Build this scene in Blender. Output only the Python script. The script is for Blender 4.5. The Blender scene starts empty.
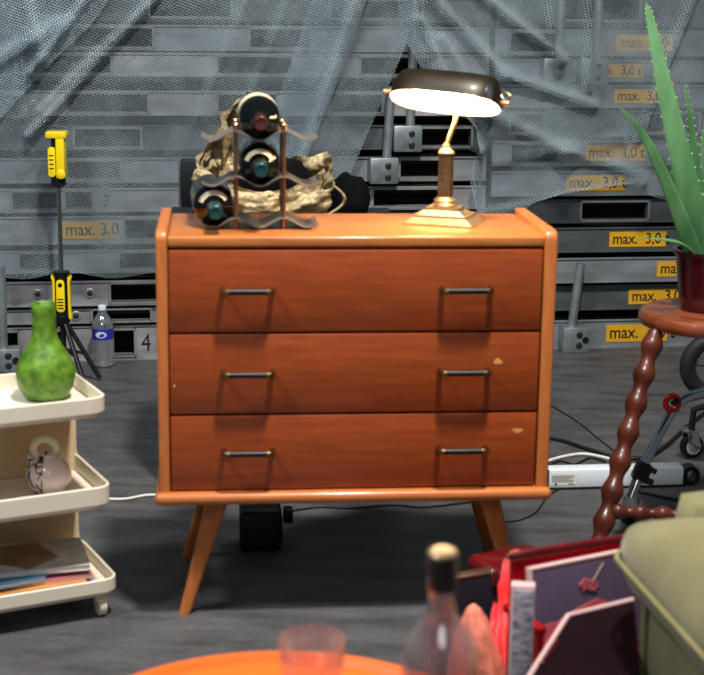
import bpy, bmesh, math, random
from mathutils import Vector, Matrix, noise

C = bpy.context.scene.collection
PI = math.pi
rnd = random.Random(7)

# ------------------------------------------------------------------ camera model (photo 704 x 675)
F, PITCH, ROLL, H = 1540.07, 0.2206, 0.0124, 1.2777
def ray(px, py):
    X, Y = px - 352, py - 337.5
    c, s = math.cos(ROLL), math.sin(ROLL)
    X, Y = c*X + s*Y, -s*X + c*Y
    return Vector((X/F, math.cos(PITCH) - (Y/F)*math.sin(PITCH), -math.sin(PITCH) - (Y/F)*math.cos(PITCH)))
def at_z(px, py, z=0.0):
    d = ray(px, py); t = (z - H)/d.z
    return Vector((0, 0, H)) + d*t
def at_y(px, py, Y):
    d = ray(px, py)
    return Vector((0, 0, H)) + d*(Y/d.y)
BK_A = math.atan(0.155)
BK_E = Vector((math.cos(BK_A), math.sin(BK_A), 0))      # along the stack front, to the right
BK_N = Vector((math.sin(BK_A), -math.cos(BK_A), 0))     # out of the stack, to the camera
BK_O = Vector((0, 5.42, 0))
def on_back(px, py, off=0.0):
    """(s, z) on the stack front plane moved off metres out of it"""
    d = ray(px, py); o = Vector((0, 0, H))
    P0 = BK_O + BK_N*off
    t = (P0 - o).dot(BK_N)/d.dot(BK_N)
    p = o + d*t
    return (p - P0).dot(BK_E), p.z
def bk(s, z, off=0.0):
    p = BK_O + BK_E*s + BK_N*off
    return Vector((p.x, p.y, z))

# ------------------------------------------------------------------ materials
def lin(c):
    if isinstance(c, str):
        c = [int(c[i:i+2], 16)/255 for i in (0, 2, 4)]
    return tuple((v/12.92 if v <= .04045 else ((v+.055)/1.055)**2.4) for v in c) + (1,)
class NT:
    def __init__(s, name):
        s.m = bpy.data.materials.new(name); s.m.use_nodes = True
        s.t = s.m.node_tree; s.n = s.t.nodes; s.l = s.t.links
        s.b = s.n['Principled BSDF']; s.out = s.n['Material Output']
    def add(s, typ, **kw):
        nd = s.n.new(typ)
        for k, v in kw.items():
            if k in nd.inputs.keys() and not hasattr(nd, k): nd.inputs[k].default_value = v
            else: setattr(nd, k, v)
        return nd
    def link(s, a, b): s.l.new(a, b)
    def math(s, op, a, b=None, c=None):
        nd = s.n.new('ShaderNodeMath'); nd.operation = op
        for i, v in enumerate((a, b, c)):
            if v is None: continue
            if isinstance(v, (int, float)): nd.inputs[i].default_value = v
            else: s.l.new(v, nd.inputs[i])
        return nd.outputs[0]
def mat(name, col, rough=.5, metal=0, spec=.5, var=.12, scale=8, stretch=(1, 1, 1), bump=0, bscale=None, coat=0, trans=0, ior=1.45, emit=None, estr=0, alpha=1, detail=4, sheen=0, col2=None, sss=0):
    """principled material, its base colour broken up by noise"""
    q = NT(name); b = q.b
    b.inputs['Roughness'].default_value = rough
    b.inputs['Metallic'].default_value = metal
    b.inputs['Specular IOR Level'].default_value = spec
    b.inputs['Coat Weight'].default_value = coat
    b.inputs['Coat Roughness'].default_value = .12
    b.inputs['Transmission Weight'].default_value = trans
    b.inputs['IOR'].default_value = ior
    b.inputs['Alpha'].default_value = alpha
    b.inputs['Sheen Weight'].default_value = sheen
    if sss:
        b.inputs['Subsurface Weight'].default_value = sss
        b.inputs['Subsurface Radius'].default_value = (.01, .01, .005)
    c = lin(col)
    tc = q.add('ShaderNodeTexCoord'); mp = q.add('ShaderNodeMapping')
    mp.inputs['Scale'].default_value = stretch
    q.link(tc.outputs['Object'], mp.inputs['Vector'])
    nz = q.add('ShaderNodeTexNoise'); nz.inputs['Scale'].default_value = scale; nz.inputs['Detail'].default_value = detail
    q.link(mp.outputs[0], nz.inputs['Vector'])
    rp = q.add('ShaderNodeValToRGB')
    c2 = lin(col2) if col2 else None
    rp.color_ramp.elements[0].position = .3; rp.color_ramp.elements[1].position = .7
    if c2:
        rp.color_ramp.elements[0].color = c; rp.color_ramp.elements[1].color = c2
    else:
        rp.color_ramp.elements[0].color = tuple(v*(1-var) for v in c[:3]) + (1,)
        rp.color_ramp.elements[1].color = tuple(min(1, v*(1+var)) for v in c[:3]) + (1,)
    q.link(nz.outputs['Fac'], rp.inputs['Fac'])
    q.link(rp.outputs[0], b.inputs['Base Color'])
    if emit:
        b.inputs['Emission Color'].default_value = lin(emit); b.inputs['Emission Strength'].default_value = estr
    if bump:
        n2 = q.add('ShaderNodeTexNoise'); n2.inputs['Scale'].default_value = bscale or scale*3; n2.inputs['Detail'].default_value = 3
        q.link(mp.outputs[0], n2.inputs['Vector'])
        bp = q.add('ShaderNodeBump'); bp.inputs['Strength'].default_value = bump; bp.inputs['Distance'].default_value = .01
        q.link(n2.outputs['Fac'], bp.inputs['Height']); q.link(bp.outputs[0], b.inputs['Normal'])
    return q.m

M = {}
M['frame_wood'] = mat('orange_beech', 'c27038', .36, var=.14, scale=14, stretch=(1, 6, 6), coat=.35, bump=.03)
M['frame_wood_v'] = mat('orange_beech_upright', 'c27038', .36, var=.14, scale=14, stretch=(6, 6, 1), coat=.35, bump=.03)
M['drawer_wood'] = mat('red_brown_veneer', '96431c', .36, var=.16, scale=10, stretch=(1, 8, 9), coat=.3, bump=.02)
M['top_wood'] = mat('top_veneer', 'b96f38', .33, var=.2, scale=9, stretch=(1, 9, 9), coat=.4, bump=.02)
M['leg_wood'] = mat('leg_beech', 'bd6c30', .4, var=.14, scale=12, stretch=(5, 5, 1), coat=.3)
M['bare_wood'] = mat('bare_wood', 'e0a050', .7)
M['black_gap'] = mat('dark_carcass', '2a1409', .8)
M['black_plastic'] = mat('black_plastic', '0e0e10', .4, var=.2, scale=20)
M['black_rubber'] = mat('black_rubber', '121213', .65, var=.2, scale=20)
M['brass'] = mat('aged_brass', '7d6a48', .3, metal=1, var=.2, scale=30)
M['bronze'] = mat('hammered_bronze', '5a4a32', .5, metal=.45, var=.3, scale=60, bump=.5, bscale=160)
M['gold'] = mat('polished_brass', 'cfae7c', .3, metal=.75, var=.1, scale=20)
M['chrome'] = mat('chrome', 'd2d4d6', .15, metal=1, var=.05)
M['rack_steel'] = mat('rack_steel', '8f857c', .4, metal=.6, var=.15, scale=40)
M['steel'] = mat('brushed_steel', 'a8a6a2', .3, metal=1, var=.15, scale=40)
M['copper'] = mat('copper_post', 'b48a6c', .36, metal=1, var=.2, scale=30)
M['alu'] = mat('worn_aluminium', 'a19fa1', .48, metal=.45, var=.28, scale=7, stretch=(1, 1, 3), bump=.05, detail=8)
M['alu2'] = mat('dull_aluminium', '5c6062', .5, metal=.4, var=.3, scale=6, stretch=(1, 1, 3), bump=.05, detail=8)
M['alu3'] = mat('grey_aluminium', '8b8f92', .5, metal=.4, var=.28, scale=6, stretch=(1, 1, 3), bump=.05, detail=8)
M['alu_lip'] = mat('aluminium_lip', '9c9a94', .4, metal=.5, var=.15, scale=20)
M['ply'] = mat('dark_plywood', '2b2420', .75, var=.3, scale=6, stretch=(1, 8, 8))
M['inside_shade'] = mat('painted_inside_shade', '191615', .8, var=.4, scale=10)
M['galv'] = mat('galvanised_steel', '99a1a3', .42, metal=.7, var=.25, scale=22, detail=8)
M['bolt'] = mat('dark_bolt', '37383a', .4, metal=.6)
M['yellow_sticker'] = mat('yellow_sticker', 'd8a11a', .5, var=.08, scale=20)
M['ink'] = mat('black_ink', '141312', .6)
M['yellow'] = mat('yellow_plastic', 'f2d414', .35, var=.05)
M['floor'] = None
M['cream'] = mat('cream_plastic', 'e6dcc6', .38, var=.05, scale=4)
M['tan'] = mat('tan_plastic', 'd8c29a', .45, var=.06, scale=4)
M['white_paper'] = mat('white_paper', 'e4e2dc', .5, var=.04)
M['vase_green'] = mat('mottled_green_ceramic', '33590f', .45, scale=48, col2='6f9a2e', bump=.15, bscale=60, detail=6)
M['label_cream'] = mat('cream_label', 'e6d6ad', .5, var=.05)
M['foil_teal'] = mat('teal_capsule', '2c5f5e', .25, metal=.6, var=.3, scale=60)
M['foil_plum'] = mat('plum_capsule', '6f4038', .25, metal=.6, var=.3, scale=60)
M['bottle_dark'] = mat('dark_green_bottle', '060906', .07, spec=.45, coat=.15)
M['stool_wood'] = mat('dark_red_stained_wood', '572414', .42, var=.4, scale=9, stretch=(3, 3, 1), coat=.15)
M['stool_top'] = mat('stained_stool_top', '783c22', .3, var=.3, scale=7, stretch=(1, 6, 1), coat=.5)
M['pot_red'] = mat('oxblood_glaze', '3a0a10', .2, var=.15, coat=.6)
M['soil'] = mat('soil', '2a1f16', .9, var=.4, scale=60, bump=.6)
M['aloe'] = mat('aloe_green', '3f7444', .42, scale=9, stretch=(2, 2, .6), col2='6f9c6a', sss=.15)
M['thorn'] = mat('aloe_thorn', 'b9c79a', .5)
M['velvet'] = mat('olive_velvet', '6b6644', .85, spec=.1, scale=5, col2='898460', bump=.12, bscale=60, sheen=.15, detail=6)
M['piping'] = mat('olive_piping', '857f58', .85, spec=.1, var=.1, scale=30)
M['red_gloss'] = mat('dark_red_vinyl', '5a0410', .22, var=.2, scale=6, coat=.5)
M['red_trans'] = mat('red_translucent_plastic', 'd4121c', .2, var=.1, trans=.55, coat=.4, sss=.2)
M['red_satin'] = mat('red_satin', 'e0121a', .32, var=.25, scale=14, sheen=.3)
M['red'] = mat('red_plastic', 'b01a24', .35)
M['sleeve_plum'] = mat('plum_grey_card', '53465a', .45, var=.14, scale=14)
M['pink'] = mat('salmon_pink_print', 'e0606a', .5, var=.3, scale=18)
M['maroon_card'] = mat('near_black_maroon_card', '14050a', .9, spec=.08, var=.3, scale=8)
M['pale_edge'] = mat('pale_card_edge', 'cfa9a6', .6, var=.1)
M['navy_card'] = mat('dark_navy_card', '1c2129', .35, var=.2)
M['salmon_cloth'] = mat('salmon_cloth', 'e8856c', .7, var=.2, scale=14, bump=.3)
M['spine'] = mat('silver_grey_spine', '5d5562', .35, metal=.2, scale=45, stretch=(1, 1, 2.2), col2='c9c1cc', detail=6)
M['orange'] = mat('orange_lacquer', 'f26a1e', .3, var=.05, coat=.4)
M['foil_gold'] = mat('crumpled_gold_foil', 'a8946e', .48, metal=.3, var=.4, scale=18, bump=.8, bscale=55)
M['black_cloth'] = mat('black_cloth', '060607', .9, spec=.15, var=.3, bump=.3, bscale=50)
M['case_black'] = mat('black_laminate', '101114', .45, var=.2)
M['led_white'] = mat('white_enamel', 'd9dfe6', .35, var=.04)
M['cable_black'] = mat('black_cable', '101011', .5)
M['cable_white'] = mat('white_cable', 'd8d6cc', .5)
M['grey_print'] = mat('grey_print', '75787c', .6)
M['shade_out'] = mat('olive_brown_metal', '241b09', .42, metal=.35, var=.15, scale=20, coat=.1)
M['shade_in'] = mat('white_enamel_inside', 'fff4e2', .5, var=.02)
M['cap_white'] = mat('white_cap', 'dfe8ee', .4)
M['label_blue'] = mat('blue_label', '2a2f9e', .4, var=.2, scale=30)
M['label_silver'] = mat('silver_label', 'c9cbd6', .35, var=.15, scale=60)
M['cap_dark'] = mat('dark_maroon_cap', '1e0a0d', .2, coat=.6)
M['cap_highlight'] = mat('gold_cap_highlight', 'b89a78', .3, metal=.5)
M['mag_grey'] = mat('printed_grey_cover', 'a8a8a4', .35, scale=26, col2='dcdad2', detail=6)
M['mag_brown'] = mat('brown_cover_photo', '8d7250', .35, var=.3, scale=14)
M['mag_blue'] = mat('blue_cover', '1f5f86', .35, var=.3, scale=14)
M['mag_orange'] = mat('orange_cover', 'e39a4a', .35, var=.15)
M['mag_pink'] = mat('pink_cover', 'c76a78', .35, var=.2)
M['mag_violet'] = mat('pale_violet_cover', 'a9a2c6', .35, var=.2)

def glass(name, col='ffffff', rough=.02, ior=1.45, bump=0, bscale=60):
    q = NT(name); b = q.b
    b.inputs['Base Color'].default_value = lin(col); b.inputs['Roughness'].default_value = rough
    b.inputs['Transmission Weight'].default_value = 1; b.inputs['IOR'].default_value = ior
    if bump:
        tc = q.add('ShaderNodeTexCoord'); nz = q.add('ShaderNodeTexNoise'); nz.inputs['Scale'].default_value = bscale
        q.link(tc.outputs['Object'], nz.inputs['Vector'])
        bp = q.add('ShaderNodeBump'); bp.inputs['Strength'].default_value = bump; bp.inputs['Distance'].default_value = .01
        q.link(nz.outputs['Fac'], bp.inputs['Height']); q.link(bp.outputs[0], b.inputs['Normal'])
    return q.m
def thin(name, tint, rough=.05, base=.05, edge=.55, bump=0):
    """thin-walled clear shell: tinted film plus a glossy skin that grows towards the rim"""
    q = NT(name); b = q.b
    b.inputs['Base Color'].default_value = lin('dfe4e6'); b.inputs['Roughness'].default_value = rough; b.inputs['Specular IOR Level'].default_value = 1
    tr = q.add('ShaderNodeBsdfTransparent'); tr.inputs[0].default_value = lin(tint)
    lw = q.add('ShaderNodeLayerWeight'); lw.inputs['Blend'].default_value = .3
    gl = q.add('ShaderNodeBsdfGlossy'); gl.inputs['Roughness'].default_value = rough
    m1 = q.add('ShaderNodeMixShader'); m1.inputs[0].default_value = .25
    q.link(gl.outputs[0], m1.inputs[1]); q.link(b.outputs[0], m1.inputs[2])
    f = q.math('MULTIPLY_ADD', lw.outputs['Facing'], edge, base)
    mx = q.add('ShaderNodeMixShader'); q.link(f, mx.inputs[0]); q.link(tr.outputs[0], mx.inputs[1]); q.link(m1.outputs[0], mx.inputs[2])
    q.link(mx.outputs[0], q.out.inputs['Surface']); return q.m
M['glass'] = thin('clear_glass', 'fdf6f4', .06, .14, .6)
M['pet'] = thin('clear_pet', 'f8fbfc', .1, .34, .9)
M['liquor'] = thin('clear_bottle_glass', 'fceeea', .1, .22, .6)

def floor_material():
    q = NT('dark_concrete'); b = q.b
    tc = q.add('ShaderNodeTexCoord')
    mp = q.add('ShaderNodeMapping'); mp.inputs['Scale'].default_value = (1, 3, 1); mp.inputs['Rotation'].default_value = (0, 0, .25)
    q.link(tc.outputs['Object'], mp.inputs['Vector'])
    n1 = q.add('ShaderNodeTexNoise'); n1.inputs['Scale'].default_value = 5; n1.inputs['Detail'].default_value = 10; n1.inputs['Roughness'].default_value = .65
    q.link(mp.outputs[0], n1.inputs['Vector'])
    n2 = q.add('ShaderNodeTexNoise'); n2.inputs['Scale'].default_value = 60; n2.inputs['Detail'].default_value = 4
    q.link(mp.outputs[0], n2.inputs['Vector'])
    mx = q.math('ADD', q.math('MULTIPLY', n1.outputs['Fac'], .7), q.math('MULTIPLY', n2.outputs['Fac'], .3))
    rp = q.add('ShaderNodeValToRGB')
    rp.color_ramp.elements[0].position = .34; rp.color_ramp.elements[0].color = lin('302f30')
    rp.color_ramp.elements[1].position = .68; rp.color_ramp.elements[1].color = lin('5f5e5e')
    q.link(mx, rp.inputs['Fac']); q.link(rp.outputs[0], b.inputs['Base Color'])
    b.inputs['Roughness'].default_value = .55
    bp = q.add('ShaderNodeBump'); bp.inputs['Strength'].default_value = .15; bp.inputs['Distance'].default_value = .01
    q.link(mx, bp.inputs['Height']); q.link(bp.outputs[0], b.inputs['Normal'])
    return q.m
M['floor'] = floor_material()

def wrap_material():
    """bubble wrap: half clear film with a hexagonal field of bubbles, UV in metres"""
    q = NT('bubble_wrap'); b = q.b
    uv = q.add('ShaderNodeUVMap')
    k = 2*PI/.0086
    hs = []
    for a in (0.2, 0.2 + PI/3, 0.2 + 2*PI/3):
        dt = q.add('ShaderNodeVectorMath'); dt.operation = 'DOT_PRODUCT'
        q.link(uv.outputs[0], dt.inputs[0]); dt.inputs[1].default_value = (k*math.cos(a), k*math.sin(a), 0)
        hs.append(q.math('COSINE', dt.outputs['Value']))
    h = q.math('ADD', q.math('ADD', hs[0], hs[1]), hs[2])          # -1.5 .. 3
    hn = q.math('MULTIPLY_ADD', h, 1/4.5, 1/3)                      # 0 .. 1, peaks on bubbles
    nz = q.add('ShaderNodeTexNoise'); nz.inputs['Scale'].default_value = 5; nz.inputs['Detail'].default_value = 6
    q.link(uv.outputs[0], nz.inputs['Vector'])
    wv = q.add('ShaderNodeTexNoise'); wv.inputs['Scale'].default_value = 260; wv.inputs['Detail'].default_value = 1
    q.link(uv.outputs[0], wv.inputs['Vector'])
    bp = q.add('ShaderNodeBump'); bp.inputs['Strength'].default_value = 1; bp.inputs['Distance'].default_value = .011
    hh = q.math('ADD', hn, q.math('MULTIPLY', wv.outputs['Fac'], .9))
    q.link(hh, bp.inputs['Height'])
    b.inputs['Base Color'].default_value = lin('c6d8de'); b.inputs['Roughness'].default_value = .14
    b.inputs['Specular IOR Level'].default_value = 1
    q.link(bp.outputs[0], b.inputs['Normal'])
    lw = q.add('ShaderNodeLayerWeight'); lw.inputs['Blend'].default_value = .35
    fac = q.math('ADD', q.math('MULTIPLY', q.math('SUBTRACT', 1, hn), .27), .065)
    fac = q.math('ADD', fac, q.math('MULTIPLY', lw.outputs['Facing'], .6))
    fac = q.math('ADD', fac, q.math('MULTIPLY', q.math('SUBTRACT', nz.outputs['Fac'], .42), .8))
    fac.node.use_clamp = True
    fac = q.math('MINIMUM', q.math('MAXIMUM', fac, .07), .9)
    tr = q.add('ShaderNodeBsdfTransparent'); tr.inputs[0].default_value = (.93, .97, 1, 1)
    mx = q.add('ShaderNodeMixShader')
    q.link(fac, mx.inputs[0]); q.link(tr.outputs[0], mx.inputs[1]); q.link(b.outputs[0], mx.inputs[2])
    q.link(mx.outputs[0], q.out.inputs['Surface'])
    return q.m
M['wrap'] = wrap_material()

def painted_jug_material():
    q = NT('pink_white_glaze_black_swirls'); b = q.b
    tc = q.add('ShaderNodeTexCoord')
    nz = q.add('ShaderNodeTexNoise'); nz.inputs['Scale'].default_value = 26; nz.inputs['Detail'].default_value = 1; nz.inputs['Distortion'].default_value = 1.4
    q.link(tc.outputs['Object'], nz.inputs['Vector'])
    sx = q.add('ShaderNodeSeparateXYZ'); q.link(tc.outputs['Object'], sx.inputs[0])
    band = q.math('LESS_THAN', q.math('ABSOLUTE', q.math('SUBTRACT', nz.outputs['Fac'], .5)), .05)
    left = q.math('LESS_THAN', sx.outputs[0], -.004)
    fac = q.math('MULTIPLY', band, left)
    mx = q.add('ShaderNodeMix'); mx.data_type = 'RGBA'
    q.link(fac, mx.inputs[0]); mx.inputs[6].default_value = lin('ecdada'); mx.inputs[7].default_value = lin('1a1224')
    q.link(mx.outputs[2], b.inputs['Base Color'])
    b.inputs['Roughness'].default_value = .2; b.inputs['Coat Weight'].default_value = .5
    return q.m
M['jug'] = painted_jug_material()

# ------------------------------------------------------------------ mesh helpers
def merge(bm, tmp, mtx=None, mi=0):
    if mtx is not None: bmesh.ops.transform(tmp, matrix=mtx, verts=tmp.verts)
    for f in tmp.faces: f.material_index = mi
    me = bpy.data.meshes.new('tmp'); tmp.to_mesh(me); tmp.free()
    bm.from_mesh(me); bpy.data.meshes.remove(me)
def box(bm, x0, x1, y0, y1, z0, z1, bev=0, seg=2, mtx=None, mi=0):
    t = bmesh.new(); bmesh.ops.create_cube(t, size=1)
    for v in t.verts:
        v.co = Vector(((x0+x1)/2 + v.co.x*(x1-x0), (y0+y1)/2 + v.co.y*(y1-y0), (z0+z1)/2 + v.co.z*(z1-z0)))
    if bev: bmesh.ops.bevel(t, geom=t.edges[:], offset=bev, segments=seg, profile=.5, affect='EDGES')
    merge(bm, t, mtx, mi)
def B(*a, **k):
    bm = bmesh.new(); box(bm, *a, **k); return bm
def frames(path):
    out = []; n = len(path); up = Vector((0, 0, 1))
    t0 = (path[1]-path[0]).normalized()
    if abs(t0.z) > .9: up = Vector((0, 1, 0))
    u = t0.cross(up).normalized()
    for i in range(n):
        t = (path[min(i+1, n-1)] - path[max(i-1, 0)])
        t = t.normalized() if t.length > 1e-9 else t0
        u = (u - t*u.dot(t)).normalized(); v = t.cross(u)
        out.append((t, u, v))
    return out
def tube(bm, path, rad, n=10, caps=True, mi=0, flat=1.0):
    path = [Vector(p) for p in path]; fr = frames(path); rings = []
    for i, (p, (t, u, v)) in enumerate(zip(path, fr)):
        r = rad[i] if isinstance(rad, (list, tuple)) else rad
        rings.append([bm.verts.new(p + u*math.cos(2*PI*k/n)*r + v*math.sin(2*PI*k/n)*r*flat) for k in range(n)])
    for a, b in zip(rings, rings[1:]):
        for k in range(n):
            f = bm.faces.new((a[k], a[(k+1) % n], b[(k+1) % n], b[k])); f.material_index = mi; f.smooth = True
    if caps:
        for r, rev in ((rings[0], False), (rings[-1], True)):
            f = bm.faces.new(r if rev else r[::-1]); f.material_index = mi
def T(path, rad, n=10, **k):
    bm = bmesh.new(); tube(bm, path, rad, n, **k); return bm
def spline(pts, n=8):
    pts = [Vector(p) for p in pts]; out = []
    for i in range(len(pts)-1):
        p0 = pts[max(i-1, 0)]; p1 = pts[i]; p2 = pts[i+1]; p3 = pts[min(i+2, len(pts)-1)]
        for k in range(n):
            t = k/n
            out.append(.5*((2*p1) + (p2-p0)*t + (2*p0-5*p1+4*p2-p3)*t*t + (3*p1-p0-3*p2+p3)*t**3))
    out.append(pts[-1]); return out
def lathe(bm, prof, n=32, mtx=None, mi=0, close=True):
    t = bmesh.new(); rings = []
    for r, z in prof:
        if r < 1e-6: rings.append([t.verts.new((0, 0, z))])
        else: rings.append([t.verts.new((r*math.cos(2*PI*k/n), r*math.sin(2*PI*k/n), z)) for k in range(n)])
    for a, b in zip(rings, rings[1:]):
        for k in range(n):
            vs = []
            for v in (a[k % len(a)], a[(k+1) % len(a)], b[(k+1) % len(b)], b[k % len(b)]):
                if v not in vs: vs.append(v)
            if len(vs) > 2: f = t.faces.new(vs); f.smooth = True
    if close:
        for r, rev in ((rings[0], True), (rings[-1], False)):
            if len(r) > 1: t.faces.new(r[::-1] if rev else r)
    merge(bm, t, mtx, mi)
def L(prof, n=32, **k):
    bm = bmesh.new(); lathe(bm, prof, n, **k); return bm
def prism(bm, pts, z0, z1, bev=0, seg=2, mtx=None, mi=0):
    t = bmesh.new()
    f = t.faces.new([t.verts.new((x, y, z0)) for x, y in pts])
    r = bmesh.ops.extrude_face_region(t, geom=[f])
    for v in r['geom']:
        if isinstance(v, bmesh.types.BMVert): v.co.z = z1
    bmesh.ops.recalc_face_normals(t, faces=t.faces)
    if bev:
        es = [e for e in t.edges if abs(e.verts[0].co.z - e.verts[1].co.z) < 1e-6]
        bmesh.ops.bevel(t, geom=es, offset=bev, segments=seg, profile=.5, affect='EDGES')
    merge(bm, t, mtx, mi)
def rrect(x0, x1, y0, y1, r, n=6):
    out = []
    for cx, cy, a0 in ((x1-r, y1-r, 0), (x0+r, y1-r, PI/2), (x0+r, y0+r, PI), (x1-r, y0+r, 1.5*PI)):
        for k in range(n+1):
            a = a0 + PI/2*k/n; out.append((cx + r*math.cos(a), cy + r*math.sin(a)))
    return out
def obj(name, bm, m, parent=None, auto=35, loc=None):
    me = bpy.data.meshes.new(name)
    bmesh.ops.recalc_face_normals(bm, faces=bm.faces)
    for f in bm.faces: f.smooth = True
    ca = math.radians(auto)
    for e in bm.edges:
        if len(e.link_faces) == 2 and e.calc_face_angle(0) > ca: e.smooth = False
    bm.to_mesh(me); bm.free()
    for x in (m if isinstance(m, (list, tuple)) else [m]): me.materials.append(M[x] if isinstance(x, str) else x)
    o = bpy.data.objects.new(name, me); C.objects.link(o)
    if parent: o.parent = parent
    if loc is not None: o.location = loc
    return o
def tag(o, label, cat, group=None):
    o['label'] = label; o['category'] = cat
    if group: o['group'] = group
    return o
def thing(name, label, cat, loc=(0, 0, 0), rotz=0, group=None):
    o = bpy.data.objects.new(name, None); C.objects.link(o); o.empty_display_size = .05
    o.location = loc; o.rotation_euler = (0, 0, rotz)
    return tag(o, label, cat, group)
def struct(name, bm, m):
    o = obj(name, bm, m); o['kind'] = 'structure'; return o
def copy_tree(o, parent=None):
    c = o.copy(); C.objects.link(c)
    if parent: c.parent = parent
    for ch in list(o.children): copy_tree(ch, c)
    return c
def lettering(txt, size, m, parent, mtx, name='lettering', sx=1.0, bold=0.0):
    cu = bpy.data.curves.new('txt', 'FONT'); cu.body = txt; cu.size = size; cu.extrude = .0004; cu.offset = bold
    cu.align_x = 'LEFT'
    to = bpy.data.objects.new('txt', cu)
    me = bpy.data.meshes.new_from_object(to)
    bpy.data.objects.remove(to); bpy.data.curves.remove(cu)
    me.transform(Matrix.Diagonal((sx, 1, 1, 1)))
    me.transform(mtx); me.materials.clear(); me.materials.append(M[m])
    o = bpy.data.objects.new(name, me); C.objects.link(o); o.parent = parent
    return o
RX90 = Matrix.Rotation(PI/2, 4, 'X')       # xy drawing -> upright, facing -Y

# ------------------------------------------------------------------ setting
struct('floor', B(-6, 6, -1.5, 8.2, -.1, 0), 'floor')
wm = mat('dark_hall_wall', '3a3d40', .8, var=.2, scale=2)
struct('wall_back', B(-6, 6, 8.2, 8.35, 0, 4.5), wm)

# ------------------------------------------------------------------ stack of stage decks
def rail(bm, s0, s1, z0, z1, holes, y0=-.004, y1=.028):
    """front rail with rectangular holes (a, b) and flanges above and below"""
    hz0 = z0 + (z1-z0)*.15; hz1 = z1 - (z1-z0)*.15
    xs = s0
    for a, b in sorted(holes):
        box(bm, xs, a, y0, y1, z0, z1); xs = b
        box(bm, a, b, y0, y1, z0, hz0); box(bm, a, b, y0, y1, hz1, z1)
    box(bm, xs, s1, y0, y1, z0, z1)
    box(bm, s0, s1, y0-.006, y1, z1-.006, z1); box(bm, s0, s1, y0-.006, y1, z0, z0+.005)
    return hz0, hz1
def bolt_part(parent, x, z, r=.018, y=-.004, name='bolt'):
    mtx = Matrix.Translation((x, y, z)) @ RX90
    o = obj(name, L([(r, -.002), (r, .003), (r*.82, .005), (r*.6, .005), (r*.55, .001), (0, .001)], 20, mtx=mtx), 'alu_lip', parent)
    obj('bolt_head', L([(r*.48, 0), (r*.48, .006), (r*.3, .008), (0, .008)], 8, mtx=mtx), 'bolt', o)
def make_deck(label, s0, s1, z0, z1, holes, m, off=0, bolts=(), stickers=(), marks=(), sockets=()):
    o = BK_O + BK_N*off
    t = thing('stage_deck', label, 'stage deck', (o.x, o.y, z0), BK_A, 'stage decks stacked behind the bubble wrap')
    h = z1 - z0
    bm = bmesh.new(); hz0, hz1 = rail(bm, s0, s1, 0, h, holes); obj('front_rail', bm, m, t, auto=20)
    obj('deck_board', B(s0, s1, .03, .62, h-.03, h-.004), 'ply', t)
    obj('back_panel', B(s0, s1, .10, .12, .004, h-.03), 'inside_shade', t)  # added dark sheet, paints the shade inside the rail openings
    for a, b in holes:
        bm = bmesh.new(); w = .008
        box(bm, a-w, b+w, -.012, .004, hz1, hz1+w); box(bm, a-w, b+w, -.012, .004, hz0-w, hz0)
        box(bm, a-w, a, -.012, .004, hz0-w, hz1+w); box(bm, b, b+w, -.012, .004, hz0-w, hz1+w)
        obj('slot_frame', bm, 'alu_lip', t, auto=20)
    for s in bolts: bolt_part(t, s, h*.5)
    for a, b, txt, dx in stickers:
        st = obj('sticker', B(a, b, -.0065, -.0035, h*.2, h*.8), 'yellow_sticker', t)
        lettering(txt, h*.62, 'ink', st, Matrix.Translation((a + dx, -.0067, h*.33)) @ RX90, sx=.88, bold=.0005)
    for s, txt in marks:
        lettering(txt, h*.7, 'ink', t, Matrix.Translation((s, -.0042, h*.25)) @ RX90, name='painted_number', sx=.8)
    for s, tz0, tz1, th, lab in sockets:
        p = o + BK_E*s - BK_N*0
        q = thing('steel_post', lab, 'steel post', (p.x, p.y, z0 + h*.5), BK_A, 'steel posts clamped to the stage decks')
        k = obj('clamp_block', B(-.05, .05, -.075, -.0125, -.045, .045, .004), 'galv', q)
        for dz in (-.02, .02):
            obj('bolt', L([(.011, 0), (.011, .006), (.007, .008), (0, .008)], 10, mtx=Matrix.Translation((.012, -.075, dz)) @ RX90), 'bolt', k)
        obj('post_tube', T([(.01, -.052, .03), (.01+th, -.052, tz1 - z0 - h*.5)], .016, 14), 'galv', q)
    return t

def Z(px, py): return on_back(px, py)[1]
def S(px, py): return on_back(px, py)[0]
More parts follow.
